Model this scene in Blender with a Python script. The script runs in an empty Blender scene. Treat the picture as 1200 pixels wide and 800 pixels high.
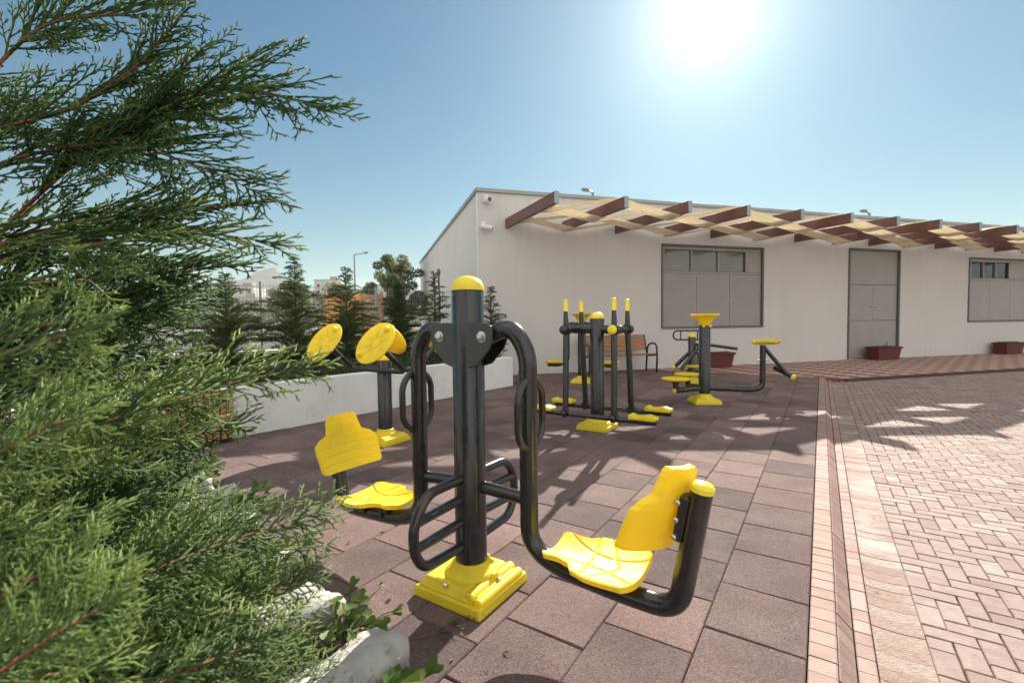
import bpy, bmesh, math, random
import numpy as np
from mathutils import Vector, Matrix
random.seed(7); rng = np.random.default_rng(7)
scn = bpy.context.scene
COL = scn.collection
R = math.radians
V = Vector

# ------------------------------------------------------------------ frames of the place
KA = R(33.4)                                    # the kerb and the rubber tiles run this way
KD = V((math.sin(KA), math.cos(KA), 0)); KP = V((KD.y, -KD.x, 0))
FD = V((.9586, .2849, 0)); FN = V((.2849, -.9586, 0)); F0 = V((.656, 11.755, 0))   # facade
def on_kerb(s, t, z=0): return KP*s + KD*t + V((0, 0, z))
def on_wall(u, off=0, z=0): return F0 + FD*u + FN*off + V((0, 0, z))
KROT = math.atan2(KP.y, KP.x)                   # local x = across the kerb, local y = along the kerb
FROT = math.atan2(FD.y, FD.x)                   # local x = along the facade, local y = into the building

# ------------------------------------------------------------------ materials
def mat(name, col, rough=.6, metal=0, var=0, scale=8, bump=0, bscale=60, spec=.5, coat=0, detail=6, attr=None, trans=0, transcol=None, dirt=0, dirtcol=(.1, .09, .08), dscale=3):
    m = bpy.data.materials.new(name); m.use_nodes = True
    nt = m.node_tree; n = nt.nodes; L = nt.links
    b = n['Principled BSDF']; out = n['Material Output']
    b.inputs['Roughness'].default_value = rough; b.inputs['Metallic'].default_value = metal
    b.inputs['Specular IOR Level'].default_value = spec
    if coat: b.inputs['Coat Weight'].default_value = coat; b.inputs['Coat Roughness'].default_value = .08
    tc = n.new('ShaderNodeTexCoord')
    rgb = n.new('ShaderNodeRGB'); rgb.outputs[0].default_value = (*col, 1); cur = rgb.outputs[0]
    if attr:
        a = n.new('ShaderNodeAttribute'); a.attribute_name = 'tint'
        r = n.new('ShaderNodeValToRGB'); r.color_ramp.interpolation = 'LINEAR'
        els = r.color_ramp.elements
        els[0].position, els[0].color = attr[0][0], (*attr[0][1], 1)
        els[1].position, els[1].color = attr[-1][0], (*attr[-1][1], 1)
        for p, c in attr[1:-1]:
            e = els.new(p); e.color = (*c, 1)
        L.new(a.outputs['Fac'], r.inputs[0]); cur = r.outputs[0]
    if var:
        t = n.new('ShaderNodeTexNoise'); t.inputs['Scale'].default_value = scale; t.inputs['Detail'].default_value = detail
        L.new(tc.outputs['Object'], t.inputs['Vector'])
        mr = n.new('ShaderNodeMapRange'); mr.inputs[1].default_value = .25; mr.inputs[2].default_value = .75
        mr.inputs[3].default_value = 1-var; mr.inputs[4].default_value = 1+var
        L.new(t.outputs['Fac'], mr.inputs[0])
        mx = n.new('ShaderNodeMix'); mx.data_type = 'RGBA'; mx.blend_type = 'MULTIPLY'; mx.inputs[0].default_value = 1
        L.new(cur, mx.inputs[6]); L.new(mr.outputs[0], mx.inputs[7]); cur = mx.outputs[2]
    if dirt:
        t = n.new('ShaderNodeTexNoise'); t.inputs['Scale'].default_value = dscale; t.inputs['Detail'].default_value = 9; t.inputs['Roughness'].default_value = .7
        L.new(tc.outputs['Object'], t.inputs['Vector'])
        mr = n.new('ShaderNodeMapRange'); mr.inputs[1].default_value = .5; mr.inputs[2].default_value = .78; mr.inputs[4].default_value = dirt
        L.new(t.outputs['Fac'], mr.inputs[0])
        mx = n.new('ShaderNodeMix'); mx.data_type = 'RGBA'
        L.new(mr.outputs[0], mx.inputs[0]); L.new(cur, mx.inputs[6]); mx.inputs[7].default_value = (*dirtcol, 1); cur = mx.outputs[2]
    L.new(cur, b.inputs['Base Color'])
    if bump:
        t = n.new('ShaderNodeTexNoise'); t.inputs['Scale'].default_value = bscale; t.inputs['Detail'].default_value = 4
        L.new(tc.outputs['Object'], t.inputs['Vector'])
        bp = n.new('ShaderNodeBump'); bp.inputs['Strength'].default_value = bump; bp.inputs['Distance'].default_value = .01
        L.new(t.outputs['Fac'], bp.inputs['Height']); L.new(bp.outputs[0], b.inputs['Normal'])
    if trans:
        tr = n.new('ShaderNodeBsdfTranslucent'); ms = n.new('ShaderNodeMixShader'); ms.inputs[0].default_value = trans
        if transcol:
            mx = n.new('ShaderNodeMix'); mx.data_type = 'RGBA'; mx.blend_type = 'MULTIPLY'; mx.inputs[0].default_value = 1
            L.new(cur, mx.inputs[6]); mx.inputs[7].default_value = (*transcol, 1); L.new(mx.outputs[2], tr.inputs[0])
        else: L.new(cur, tr.inputs[0])
        L.new(b.outputs[0], ms.inputs[1]); L.new(tr.outputs[0], ms.inputs[2]); L.new(ms.outputs[0], out.inputs[0])
    return m

def speckle(m, scale, lo, hi, amt):
    """adds fine granules of two tones to a material's base colour"""
    nt = m.node_tree; n = nt.nodes; L = nt.links; b = n['Principled BSDF']
    src = b.inputs['Base Color'].links[0].from_socket
    tc = n.new('ShaderNodeTexCoord'); v = n.new('ShaderNodeTexVoronoi'); v.inputs['Scale'].default_value = scale
    L.new(tc.outputs['Object'], v.inputs['Vector'])
    sp = n.new('ShaderNodeSeparateColor'); L.new(v.outputs['Color'], sp.inputs[0])
    r = n.new('ShaderNodeMapRange'); r.inputs[3].default_value = lo; r.inputs[4].default_value = hi
    L.new(sp.outputs[0], r.inputs[0])
    mx = n.new('ShaderNodeMix'); mx.data_type = 'RGBA'; mx.blend_type = 'MULTIPLY'; mx.inputs[0].default_value = amt
    L.new(src, mx.inputs[6]); L.new(r.outputs[0], mx.inputs[7]); L.new(mx.outputs[2], b.inputs['Base Color'])
    return m

M = {}
M['black'] = mat('black powder-coated steel', (.017, .017, .019), .22, 0, var=.3, scale=30, bump=.05, bscale=160, spec=.65, dirt=.22, dirtcol=(.065, .058, .05), dscale=9)
M['yellow'] = mat('yellow moulded plastic', (.90, .73, .04), .5, var=.08, scale=5, bump=.04, bscale=140, dirt=.4, dirtcol=(.50, .36, .09), dscale=11, trans=.3, transcol=(1, .92, .3), spec=.35)
M['yellowcap'] = mat('yellow plastic cap', (.90, .70, .035), .3, var=.06, scale=9, dirt=.2, dirtcol=(.42, .27, .05), dscale=10)
M['steel'] = mat('zinc bolt', (.6, .6, .6), .3, 1, var=.2, scale=60)
M['wall'] = mat('painted render', (.625, .605, .59), .85, var=.03, scale=.8, bump=.08, bscale=90, dirt=.10, dirtcol=(.5, .46, .42), dscale=.9)
M['planter'] = mat('white painted concrete', (.76, .76, .755), .85, var=.05, scale=2, bump=.25, bscale=40, dirt=.45, dirtcol=(.42, .41, .40), dscale=2.6)
M['trim'] = mat('grey-green metal trim', (.30, .33, .31), .5, .2, var=.1, scale=4)
M['panel'] = mat('grey lacquered panel', (.32, .305, .295), .45, var=.05, scale=3, dirt=.15, dirtcol=(.33, .31, .29), dscale=2)
M['frame'] = mat('dark grey frame', (.13, .125, .12), .5, var=.1)
M['glass'] = mat('tinted glass', (.16, .15, .14), .08, spec=.7, var=.15, scale=1.5)
M['glassdark'] = mat('dark glass', (.03, .035, .045), .06, spec=.8, var=.3, scale=2)
M['beam'] = mat('brown painted steel', (.16, .068, .056), .5, var=.12, scale=5, bump=.05, bscale=50)
M['beamcap'] = mat('grey end cap', (.32, .36, .40), .45, .3, var=.1)
M['strip'] = mat('thin tan board', (.84, .78, .66), .65, var=.08, scale=3, trans=.5, transcol=(1, .98, .93))
M['white'] = mat('white enamel', (.72, .72, .70), .4, var=.05)
M['lampgrey'] = mat('galvanised steel', (.22, .23, .24), .5, .6, var=.1)
M['wood'] = mat('oiled hardwood slat', (.34, .155, .06), .55, var=.28, scale=5, bump=.12, bscale=60)
M['crate'] = mat('reddish pine slat', (.44, .20, .085), .6, var=.25, scale=6, bump=.12, bscale=70)
M['orange'] = mat('orange stained plank', (.64, .42, .19), .6, var=.2, scale=3, trans=.5, transcol=(1, .85, .6))
M['pot'] = mat('brown plastic', (.11, .022, .016), .5, var=.15, scale=6)
M['soil'] = mat('dark soil', (.035, .026, .019), .95, var=.4, scale=30, bump=.9, bscale=60)
M['liner'] = mat('black bitumen coating', (.012, .012, .012), .8, var=.3, scale=8)
M['stone'] = mat('whitewashed stone', (.36, .345, .32), .9, var=.2, scale=12, bump=1.0, bscale=30, dirt=.7, dirtcol=(.17, .15, .12), dscale=9)
M['bark'] = mat('red-brown bark', (.16, .062, .032), .85, var=.35, scale=40, bump=.5, bscale=90)
M['trunk'] = mat('grey-brown bark', (.10, .07, .05), .9, var=.35, scale=30, bump=.6, bscale=60)
M['ground'] = mat('pale dusty concrete', (.34, .32, .29), .9, var=.14, scale=.35, bump=.1, bscale=20)
M['hill'] = mat('dry hillside', (.10, .115, .085), .95, var=.3, scale=.01)
M['house'] = mat('pale house wall', (.5, .48, .45), .9, var=.1, scale=.3)
M['wire'] = mat('grey fence wire', (.30, .31, .31), .5, .4)
def leafmat(name, dark, mid, lite, tr=.3, tc=(1, 1.0, .35)):
    return mat(name, mid, .55, attr=[(0, dark), (.55, mid), (1, lite)], trans=tr, transcol=tc, spec=.22)
M['cypress'] = leafmat('cypress scale leaves', (.024, .050, .022), (.082, .148, .047), (.25, .33, .105), .45, (1.25, 1.25, .52))
M['conifer'] = leafmat('young conifer needles', (.05, .088, .033), (.14, .20, .064), (.29, .34, .095), .5, (1.35, 1.3, .5))
M['broad'] = leafmat('grey-green broad leaves', (.11, .135, .09), (.18, .21, .135), (.26, .29, .19), .5, (1.1, 1.1, .85))
M['cover'] = leafmat('dark ground-cover leaves', (.02, .032, .016), (.04, .06, .026), (.085, .10, .04), .2)
M['ivy'] = leafmat('ivy leaves', (.03, .07, .02), (.075, .14, .03), (.17, .22, .05), .4)
M['drygrass'] = leafmat('dry needle litter', (.05, .028, .014), (.12, .075, .035), (.2, .15, .07), .2, (1, 1, 1))
M['rubber'] = speckle(mat('granulated rubber', (.17, .12, .11), .95, attr=[(0, (.108, .078, .076)), (.5, (.160, .114, .107)), (1, (.225, .148, .134))], var=.18, scale=3.2, bump=.8, bscale=300, spec=.25, dirt=.5, dirtcol=(.20, .165, .148), dscale=1.6), 210, .5, 1.45, .75)
M['rubberjoint'] = mat('dark tile bed', (.05, .04, .036), .95)
M['paver'] = mat('clay paver', (.4, .26, .21), .85, attr=[(0, (.19, .122, .105)), (.45, (.235, .168, .145)), (.8, (.265, .195, .17)), (1, (.27, .235, .21))], var=.2, scale=17, bump=.3, bscale=120, dirt=.6, dirtcol=(.30, .265, .235), dscale=2.2)
M['kerbbrick'] = mat('dusty kerb brick', (.42, .27, .21), .85, attr=[(0, (.23, .135, .11)), (.5, (.275, .18, .148)), (1, (.30, .225, .195))], var=.12, scale=14, bump=.3, bscale=120, dirt=.55, dirtcol=(.34, .305, .275), dscale=2.4)
M['gutter'] = mat('silt-stained gutter brick', (.5, .42, .36), .85, attr=[(0, (.19, .115, .090)), (.5, (.245, .170, .140)), (1, (.29, .235, .20))], var=.22, scale=30, bump=.7, bscale=90, dirt=1.0, dirtcol=(.47, .435, .405), dscale=1.5)
M['joint'] = mat('sandy joint', (.07, .05, .04), .95, var=.3, scale=20)

def streaks(m, amt, col):
    nt = m.node_tree; n = nt.nodes; L = nt.links; b = n['Principled BSDF']; src = b.inputs['Base Color'].links[0].from_socket
    tc = n.new('ShaderNodeTexCoord'); mp = n.new('ShaderNodeMapping'); mp.inputs['Scale'].default_value = (2.2, 2.2, .12); L.new(tc.outputs['Object'], mp.inputs[0])
    t = n.new('ShaderNodeTexNoise'); t.inputs['Scale'].default_value = 3; t.inputs['Detail'].default_value = 8; t.inputs['Roughness'].default_value = .7; L.new(mp.outputs[0], t.inputs['Vector'])
    sp = n.new('ShaderNodeSeparateXYZ'); L.new(tc.outputs['Object'], sp.inputs[0])
    top = n.new('ShaderNodeMapRange'); top.inputs[1].default_value = 3.0; top.inputs[2].default_value = 4.4; L.new(sp.outputs[2], top.inputs[0])
    lo = n.new('ShaderNodeMapRange'); lo.inputs[1].default_value = .45; lo.inputs[2].default_value = .0; L.new(sp.outputs[2], lo.inputs[0])
    ad = n.new('ShaderNodeMath'); ad.operation = 'ADD'; L.new(top.outputs[0], ad.inputs[0]); L.new(lo.outputs[0], ad.inputs[1])
    ad2 = n.new('ShaderNodeMath'); ad2.operation = 'ADD'; L.new(ad.outputs[0], ad2.inputs[0]); ad2.inputs[1].default_value = .3
    mr = n.new('ShaderNodeMapRange'); mr.inputs[1].default_value = .48; mr.inputs[2].default_value = .75; mr.inputs[4].default_value = amt; L.new(t.outputs['Fac'], mr.inputs[0])
    mu = n.new('ShaderNodeMath'); mu.operation = 'MULTIPLY'; mu.use_clamp = True; L.new(mr.outputs[0], mu.inputs[0]); L.new(ad2.outputs[0], mu.inputs[1])
    mx = n.new('ShaderNodeMix'); mx.data_type = 'RGBA'; L.new(mu.outputs[0], mx.inputs[0]); L.new(src, mx.inputs[6]); mx.inputs[7].default_value = (*col, 1); L.new(mx.outputs[2], b.inputs['Base Color'])
streaks(M['wall'], .38, (.40, .36, .32))

# ------------------------------------------------------------------ mesh helpers
class MB:
    def __init__(s): s.v = []; s.f = []; s.t = []; s.cur = .5
    def add(s, vs, fs):
        o = len(s.v); s.v += [tuple(p) for p in vs]; s.t += [s.cur]*len(vs)
        s.f += [tuple(i+o for i in f) for f in fs]; return s
    def box(s, c, size, ax=None):
        X, Y, Z = ax or (V((1, 0, 0)), V((0, 1, 0)), V((0, 0, 1)))
        c = V(c); h = [d/2 for d in size]; P = []
        for z in (-1, 1):
            for y in (-1, 1):
                for x in (-1, 1): P.append(c+X*(x*h[0])+Y*(y*h[1])+Z*(z*h[2]))
        return s.add(P, [(0, 2, 3, 1), (4, 5, 7, 6), (0, 1, 5, 4), (2, 6, 7, 3), (0, 4, 6, 2), (1, 3, 7, 5)])
    def frustum(s, c, a, b, h, ax=None):
        """a=(x,y) base size, b=(x,y) top size"""
        X, Y, Z = ax or (V((1, 0, 0)), V((0, 1, 0)), V((0, 0, 1))); c = V(c); P = []
        for (w, d), z in ((a, 0), (b, h)):
            for y in (-1, 1):
                for x in (-1, 1): P.append(c+X*(x*w/2)+Y*(y*d/2)+Z*z)
        return s.add(P, [(0, 2, 3, 1), (4, 5, 7, 6), (0, 1, 5, 4), (2, 6, 7, 3), (0, 4, 6, 2), (1, 3, 7, 5)])
    def tube(s, path, r, n=16, cap=True):
        path = [V(p) for p in path]; m = len(path)
        rs = r if isinstance(r, (list, tuple)) else [r]*m
        T = []
        for i in range(m):
            a = path[max(i-1, 0)]; b = path[min(i+1, m-1)]; T.append((b-a).normalized())
        up = V((0, 0, 1)) if abs(T[0].z) < .9 else V((1, 0, 0))
        N = (up - T[0]*up.dot(T[0])).normalized(); P = []; F = []
        for i in range(m):
            if i: N = (N - T[i]*N.dot(T[i])).normalized()
            B = T[i].cross(N)
            for j in range(n):
                a = 2*math.pi*j/n; P.append(path[i]+(N*math.cos(a)+B*math.sin(a))*rs[i])
        for i in range(m-1):
            for j in range(n):
                j2 = (j+1) % n; F.append((i*n+j, i*n+j2, (i+1)*n+j2, (i+1)*n+j))
        if cap: F.append(tuple(range(n-1, -1, -1))); F.append(tuple((m-1)*n+j for j in range(n)))
        return s.add(P, F)
    def lathe(s, prof, c=(0, 0, 0), axis=(0, 0, 1), n=28):
        """prof: list of (radius, height) from one end to the other"""
        A = V(axis).normalized(); up = V((0, 0, 1)) if abs(A.z) < .9 else V((1, 0, 0))
        X = (up-A*up.dot(A)).normalized(); Y = A.cross(X); c = V(c); P = []; F = []
        for r, h in prof:
            for j in range(n):
                a = 2*math.pi*j/n; P.append(c+A*h+(X*math.cos(a)+Y*math.sin(a))*max(r, 1e-4))
        for i in range(len(prof)-1):
            for j in range(n):
                j2 = (j+1) % n; F.append((i*n+j, i*n+j2, (i+1)*n+j2, (i+1)*n+j))
        F.append(tuple(range(n-1, -1, -1))); F.append(tuple((len(prof)-1)*n+j for j in range(n)))
        return s.add(P, F)
    def sphere(s, c, r, n=14):
        return s.lathe([(r*math.sin(math.pi*i/8), -r*math.cos(math.pi*i/8)) for i in range(9)], c, (0, 0, 1), n)
    def prism(s, pts, o, ex, ey, ez, d):
        """outline pts in the (ex, ey) plane at o, extruded by d along ez"""
        o, ex, ey, ez = V(o), V(ex), V(ey), V(ez); n = len(pts)
        P = [o+ex*x+ey*y for x, y in pts]+[o+ex*x+ey*y+ez*d for x, y in pts]
        return s.add(P, [tuple(range(n-1, -1, -1)), tuple(range(n, 2*n))]+[(i, (i+1) % n, n+(i+1) % n, n+i) for i in range(n)])
    def build(s, name, m, parent=None, smooth=True, bevel=0, loc=None, rotz=0, tint=False, bseg=2):
        me = bpy.data.meshes.new(name); me.from_pydata(s.v, [], s.f); me.update()
        bm = bmesh.new(); bm.from_mesh(me); bmesh.ops.recalc_face_normals(bm, faces=bm.faces[:]); bm.to_mesh(me); bm.free()
        if smooth:
            me.polygons.foreach_set('use_smooth', [True]*len(me.polygons)); me.set_sharp_from_angle(angle=R(38))
        if tint:
            a = me.attributes.new('tint', 'FLOAT', 'POINT'); a.data.foreach_set('value', s.t)
        return link(name, me, m, parent, bevel, loc, rotz, bseg)
def link(name, me, m, parent=None, bevel=0, loc=None, rotz=0, bseg=2):
    me.materials.append(m if not isinstance(m, str) else M[m])
    o = bpy.data.objects.new(name, me); COL.objects.link(o)
    if parent is not None: o.parent = parent
    if loc is not None: o.location = loc
    o.rotation_euler.z = rotz
    if bevel:
        b = o.modifiers.new('bevel', 'BEVEL'); b.width = bevel; b.segments = bseg; b.limit_method = 'ANGLE'; b.angle_limit = R(40)
    return o
def tag(o, label=None, cat=None, group=None, kind=None):
    if label: o['label'] = label
    if cat: o['category'] = cat
    if group: o['group'] = group
    if kind: o['kind'] = kind
    return o
def empty(name, loc, rotz=0):
    o = bpy.data.objects.new(name, None); COL.objects.link(o); o.location = loc; o.rotation_euler = (0, 0, rotz); o.empty_display_size = .1
    return o
def copy_tree(o, parent=None):
    c = o.copy(); COL.objects.link(c)
    if parent is not None: c.parent = parent
    for ch in [x for x in bpy.data.objects if x.parent == o]: copy_tree(ch, c)
    return c
def fillet(pts, r, n=6):
    pts = [V(p) for p in pts]; out = [pts[0]]
    for i in range(1, len(pts)-1):
        rr = r[i-1] if isinstance(r, (list, tuple)) else r
        a, b, c = pts[i-1], pts[i], pts[i+1]; u = (a-b); w = (c-b)
        d = min(rr, u.length*.49, w.length*.49); p = b+u.normalized()*d; q = b+w.normalized()*d
        for j in range(n+1):
            t = j/n; out.append(p*(1-t)**2+b*2*t*(1-t)+q*t*t)
    out.append(pts[-1]); return out
def smooth_path(pts, n=8):
    pts = [V(p) for p in pts]; out = []
    for i in range(len(pts)-1):
        p0 = pts[max(i-1, 0)]; p1 = pts[i]; p2 = pts[i+1]; p3 = pts[min(i+2, len(pts)-1)]
        for j in range(n):
            t = j/n; out.append(.5*((2*p1)+(p2-p0)*t+(2*p0-5*p1+4*p2-p3)*t*t+(3*p1-p0-3*p2+p3)*t**3))
    out.append(pts[-1]); return out

# ------------------------------------------------------------------ camera, sun and sky
F_PX, HZ, ROLL, EYE = 550., 377.7, .0115, 1.3
pit = math.atan((400-HZ)/F_PX); c_, s_ = math.cos(ROLL), math.sin(ROLL)
rx = V((1, 0, 0)); uy = V((0, math.sin(pit), math.cos(pit))); fw = V((0, math.cos(pit), -math.sin(pit)))
cr = rx*c_-uy*s_; cu = rx*s_+uy*c_
cam = bpy.data.objects.new('camera', bpy.data.cameras.new('camera')); COL.objects.link(cam)
cam.matrix_world = Matrix(((cr.x, cu.x, -fw.x, 0), (cr.y, cu.y, -fw.y, 0), (cr.z, cu.z, -fw.z, EYE), (0, 0, 0, 1)))
cam.data.sensor_width = 36; cam.data.lens = 36*F_PX/1200; cam.data.clip_start = .02; cam.data.clip_end = 20000
cam.data.dof.use_dof = True; cam.data.dof.focus_distance = 2.6; cam.data.dof.aperture_fstop = 5.6
scn.camera = cam

SUN_AZ, SUN_EL = R(22.5), R(30.9)
w = bpy.data.worlds.new('World'); scn.world = w; w.use_nodes = True
nt = w.node_tree; bg = nt.nodes['Background']
sky = nt.nodes.new('ShaderNodeTexSky'); sky.sky_type = 'NISHITA'; sky.sun_disc = False
sky.sun_elevation = SUN_EL; sky.sun_rotation = SUN_AZ; sky.air_density = 1.0; sky.dust_density = .15; sky.ozone_density = 1.6; sky.altitude = 0
# soften the brightest part of the aureole, keep the blue
sv = nt.nodes.new('ShaderNodeSeparateColor'); sv.mode = 'HSV'; cv = nt.nodes.new('ShaderNodeCombineColor'); cv.mode = 'HSV'
nt.links.new(sky.outputs[0], sv.inputs[0])
def wm(op, a, b):
    q = nt.nodes.new('ShaderNodeMath'); q.operation = op
    for i_, v_ in enumerate((a, b)):
        if isinstance(v_, (int, float)): q.inputs[i_].default_value = v_
        else: nt.links.new(v_, q.inputs[i_])
    return q.outputs[0]
val = wm('MULTIPLY', wm('DIVIDE', sv.outputs[2], wm('ADD', wm('MULTIPLY', sv.outputs[2], .022), 1)), .82)
nt.links.new(sv.outputs[0], cv.inputs[0]); nt.links.new(wm('MULTIPLY', sv.outputs[1], 1.38), cv.inputs[1]); nt.links.new(val, cv.inputs[2])
tn = nt.nodes.new('ShaderNodeMix'); tn.data_type = 'RGBA'; tn.blend_type = 'MULTIPLY'; tn.inputs[0].default_value = 1
nt.links.new(cv.outputs[0], tn.inputs[6]); tn.inputs[7].default_value = (.76, 1.10, .93, 1)
# added bright cloud overhead and behind the camera, out of frame, lifts the shade
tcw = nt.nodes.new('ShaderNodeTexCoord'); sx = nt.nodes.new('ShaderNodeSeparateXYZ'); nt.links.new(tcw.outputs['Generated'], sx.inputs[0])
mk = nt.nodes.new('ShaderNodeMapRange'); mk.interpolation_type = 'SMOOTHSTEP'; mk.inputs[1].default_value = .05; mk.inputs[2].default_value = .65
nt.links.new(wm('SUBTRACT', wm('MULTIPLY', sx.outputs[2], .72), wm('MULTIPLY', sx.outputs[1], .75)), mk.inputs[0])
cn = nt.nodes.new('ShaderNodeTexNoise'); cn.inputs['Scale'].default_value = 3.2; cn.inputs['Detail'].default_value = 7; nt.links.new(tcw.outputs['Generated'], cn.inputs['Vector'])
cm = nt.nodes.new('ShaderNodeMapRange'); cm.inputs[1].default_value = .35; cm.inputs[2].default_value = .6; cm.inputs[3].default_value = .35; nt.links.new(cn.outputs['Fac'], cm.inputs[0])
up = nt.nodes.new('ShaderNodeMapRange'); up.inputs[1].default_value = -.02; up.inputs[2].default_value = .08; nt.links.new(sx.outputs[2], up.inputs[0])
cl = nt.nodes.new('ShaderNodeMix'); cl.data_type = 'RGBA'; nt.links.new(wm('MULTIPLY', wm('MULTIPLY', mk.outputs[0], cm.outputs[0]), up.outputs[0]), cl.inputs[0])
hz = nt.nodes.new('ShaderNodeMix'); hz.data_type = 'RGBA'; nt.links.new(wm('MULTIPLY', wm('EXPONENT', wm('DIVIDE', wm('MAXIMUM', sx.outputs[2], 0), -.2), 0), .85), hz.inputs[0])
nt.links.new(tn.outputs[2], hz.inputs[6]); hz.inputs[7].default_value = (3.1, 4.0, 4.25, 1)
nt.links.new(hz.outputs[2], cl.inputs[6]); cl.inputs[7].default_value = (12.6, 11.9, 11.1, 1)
# bright aureole round the sun
sdv = (math.sin(SUN_AZ)*math.cos(SUN_EL), math.cos(SUN_AZ)*math.cos(SUN_EL), math.sin(SUN_EL))
dt = wm('ADD', wm('ADD', wm('MULTIPLY', sx.outputs[0], sdv[0]), wm('MULTIPLY', sx.outputs[1], sdv[1])), wm('MULTIPLY', sx.outputs[2], sdv[2]))
od = wm('SUBTRACT', 1, dt)
an = wm('SQRT', wm('MAXIMUM', wm('MULTIPLY', od, 2), 0), 0)
gl = wm('ADD', wm('MULTIPLY', wm('EXPONENT', wm('DIVIDE', an, -.05), 0), 10), wm('MULTIPLY', wm('EXPONENT', wm('DIVIDE', an, -.25), 0), 4.0))
ga = nt.nodes.new('ShaderNodeMix'); ga.data_type = 'RGBA'; ga.blend_type = 'ADD'; ga.inputs[0].default_value = 1
gc = nt.nodes.new('ShaderNodeCombineColor'); nt.links.new(gl, gc.inputs[0]); nt.links.new(gl, gc.inputs[1]); nt.links.new(wm('MULTIPLY', gl, .93), gc.inputs[2])
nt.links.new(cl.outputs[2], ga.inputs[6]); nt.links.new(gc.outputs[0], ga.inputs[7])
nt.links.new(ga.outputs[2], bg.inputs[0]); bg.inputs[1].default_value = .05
ld = bpy.data.lights.new('sun', 'SUN'); ld.energy = 5; ld.angle = R(.5); ld.color = (1, .93, .82)
sun = bpy.data.objects.new('sun', ld); COL.objects.link(sun)
sd = V((math.sin(SUN_AZ)*math.cos(SUN_EL), math.cos(SUN_AZ)*math.cos(SUN_EL), math.sin(SUN_EL)))
sun.rotation_euler = sd.to_track_quat('Z', 'Y').to_euler(); sun.location = (6, 14, 12)
scn.view_settings.view_transform = 'Standard'; scn.view_settings.look = 'None'; scn.view_settings.gamma = 1
scn.view_settings.exposure = 1.36
cy = scn.cycles; cy.max_bounces = 8; cy.diffuse_bounces = 4; cy.glossy_bounces = 3; cy.transmission_bounces = 4; cy.transparent_max_bounces = 6
cy.use_denoising = True; cy.sample_clamp_indirect = 8

# ------------------------------------------------------------------ ground, floor, kerb, road, pavement
def sheet(name, pts, z, m, **kw):
    b = MB(); b.add([V((p[0], p[1], z)) for p in pts], [tuple(range(len(pts)))])
    return tag(b.build(name, m, smooth=False), kind='structure')
sheet('ground', [(-4000, -300), (4000, -300), (4000, 6000), (-4000, 6000)], -.12, 'ground')

def brick_block(b, x0, x1, y0, y1, z, fr, top=.006, h=.03):
    """one laid unit: bevelled top on short sides. fr maps (s, t, z) to the place"""
    P = [fr(x0, y0, z-h), fr(x1, y0, z-h), fr(x1, y1, z-h), fr(x0, y1, z-h),
         fr(x0, y0, z-top), fr(x1, y0, z-top), fr(x1, y1, z-top), fr(x0, y1, z-top),
         fr(x0+top, y0+top, z), fr(x1-top, y0+top, z), fr(x1-top, y1-top, z), fr(x0+top, y1-top, z)]
    b.add(P, [(0, 1, 5, 4), (1, 2, 6, 5), (2, 3, 7, 6), (3, 0, 4, 7), (4, 5, 9, 8), (5, 6, 10, 9), (6, 7, 11, 10), (7, 4, 8, 11), (8, 9, 10, 11)])

# rubber tiles: columns along the kerb, half bond
b = MB(); TW, TL = .373, .405
for j in range(19):
    s1 = -.03-TW*j; s0 = s1-TW; ph = 2.07+(j % 2)*TL/2
    for i in range(-8, 28):
        t0 = ph+TL*i; t1 = min(t0+TL, 12.42)
        if t1-t0 < .05: continue
        c = on_kerb((s0+s1)/2, (t0+t1)/2)
        if (c-F0).dot(FN) < -.35 or c.y < -.3 or s0 < -7: continue
        b.cur = min(1, max(0, random.gauss(.5, .24)))
        g = .0019; dz = random.uniform(-.0012, .0012); tx = random.uniform(-.004, .004)/TW; ty = random.uniform(-.003, .003)/TL
        cs, ct = (s0+s1)/2, (t0+t1)/2
        brick_block(b, s0+g*random.uniform(.5, 1.3), s1-g*random.uniform(.5, 1.3), t0+g*random.uniform(.5, 1.7), t1-g*random.uniform(.5, 1.7), 0,
                    lambda s, t, z: on_kerb(s, t, z+dz+(s-cs)*tx+(t-ct)*ty), .005, .03)
tag(b.build('playground_floor', 'rubber', tint=True, smooth=False), kind='structure')
q = [on_kerb(-7.2, -2), on_kerb(-.03, -2), on_kerb(-.03, 12.42), on_kerb(-7.2, 12.42)]
sheet('floor_base', [(p.x, p.y) for p in q], -.018, 'rubberjoint')

# kerb: flat top course, sloped course, flat course
b = MB(); KT0, KT1, BL = -1.0, 12.35, .094
def prof_block(b, pr, t0, t1, g=.003):
    n = len(pr); P = []
    for t in (t0+g, t1-g):
        P += [on_kerb(s, t, z) for s, z in pr]+[on_kerb(s, t, z-.03) for s, z in reversed(pr)]
    m = 2*n
    b.add(P, [tuple(range(m-1, -1, -1)), tuple(range(m, 2*m))]+[(i, (i+1) % m, m+(i+1) % m, m+i) for i in range(m)])
i = 0; t = KT0
while t < KT1:
    for pr in ([(-.026, -.004), (-.022, .001), (.062, .001), (.068, -.002)], [(.071, -.002), (.077, -.005), (.126, -.054), (.130, -.058)], [(.136, -.060), (.140, -.056), (.193, -.056), (.198, -.059)]):
        b.cur = min(1, max(0, random.gauss(.2 if pr[0][0] == .071 else .5, .2))); dz = random.uniform(-.0015, .0015)
        prof_block(b, [(s, z+dz) for s, z in pr], t, t+BL+random.uniform(-.002, .002), random.choice((.0008, .002, .003, .004, .0052)))
    t += BL
tag(b.build('kerb', 'kerbbrick', tint=True, smooth=False), kind='structure')
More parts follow.
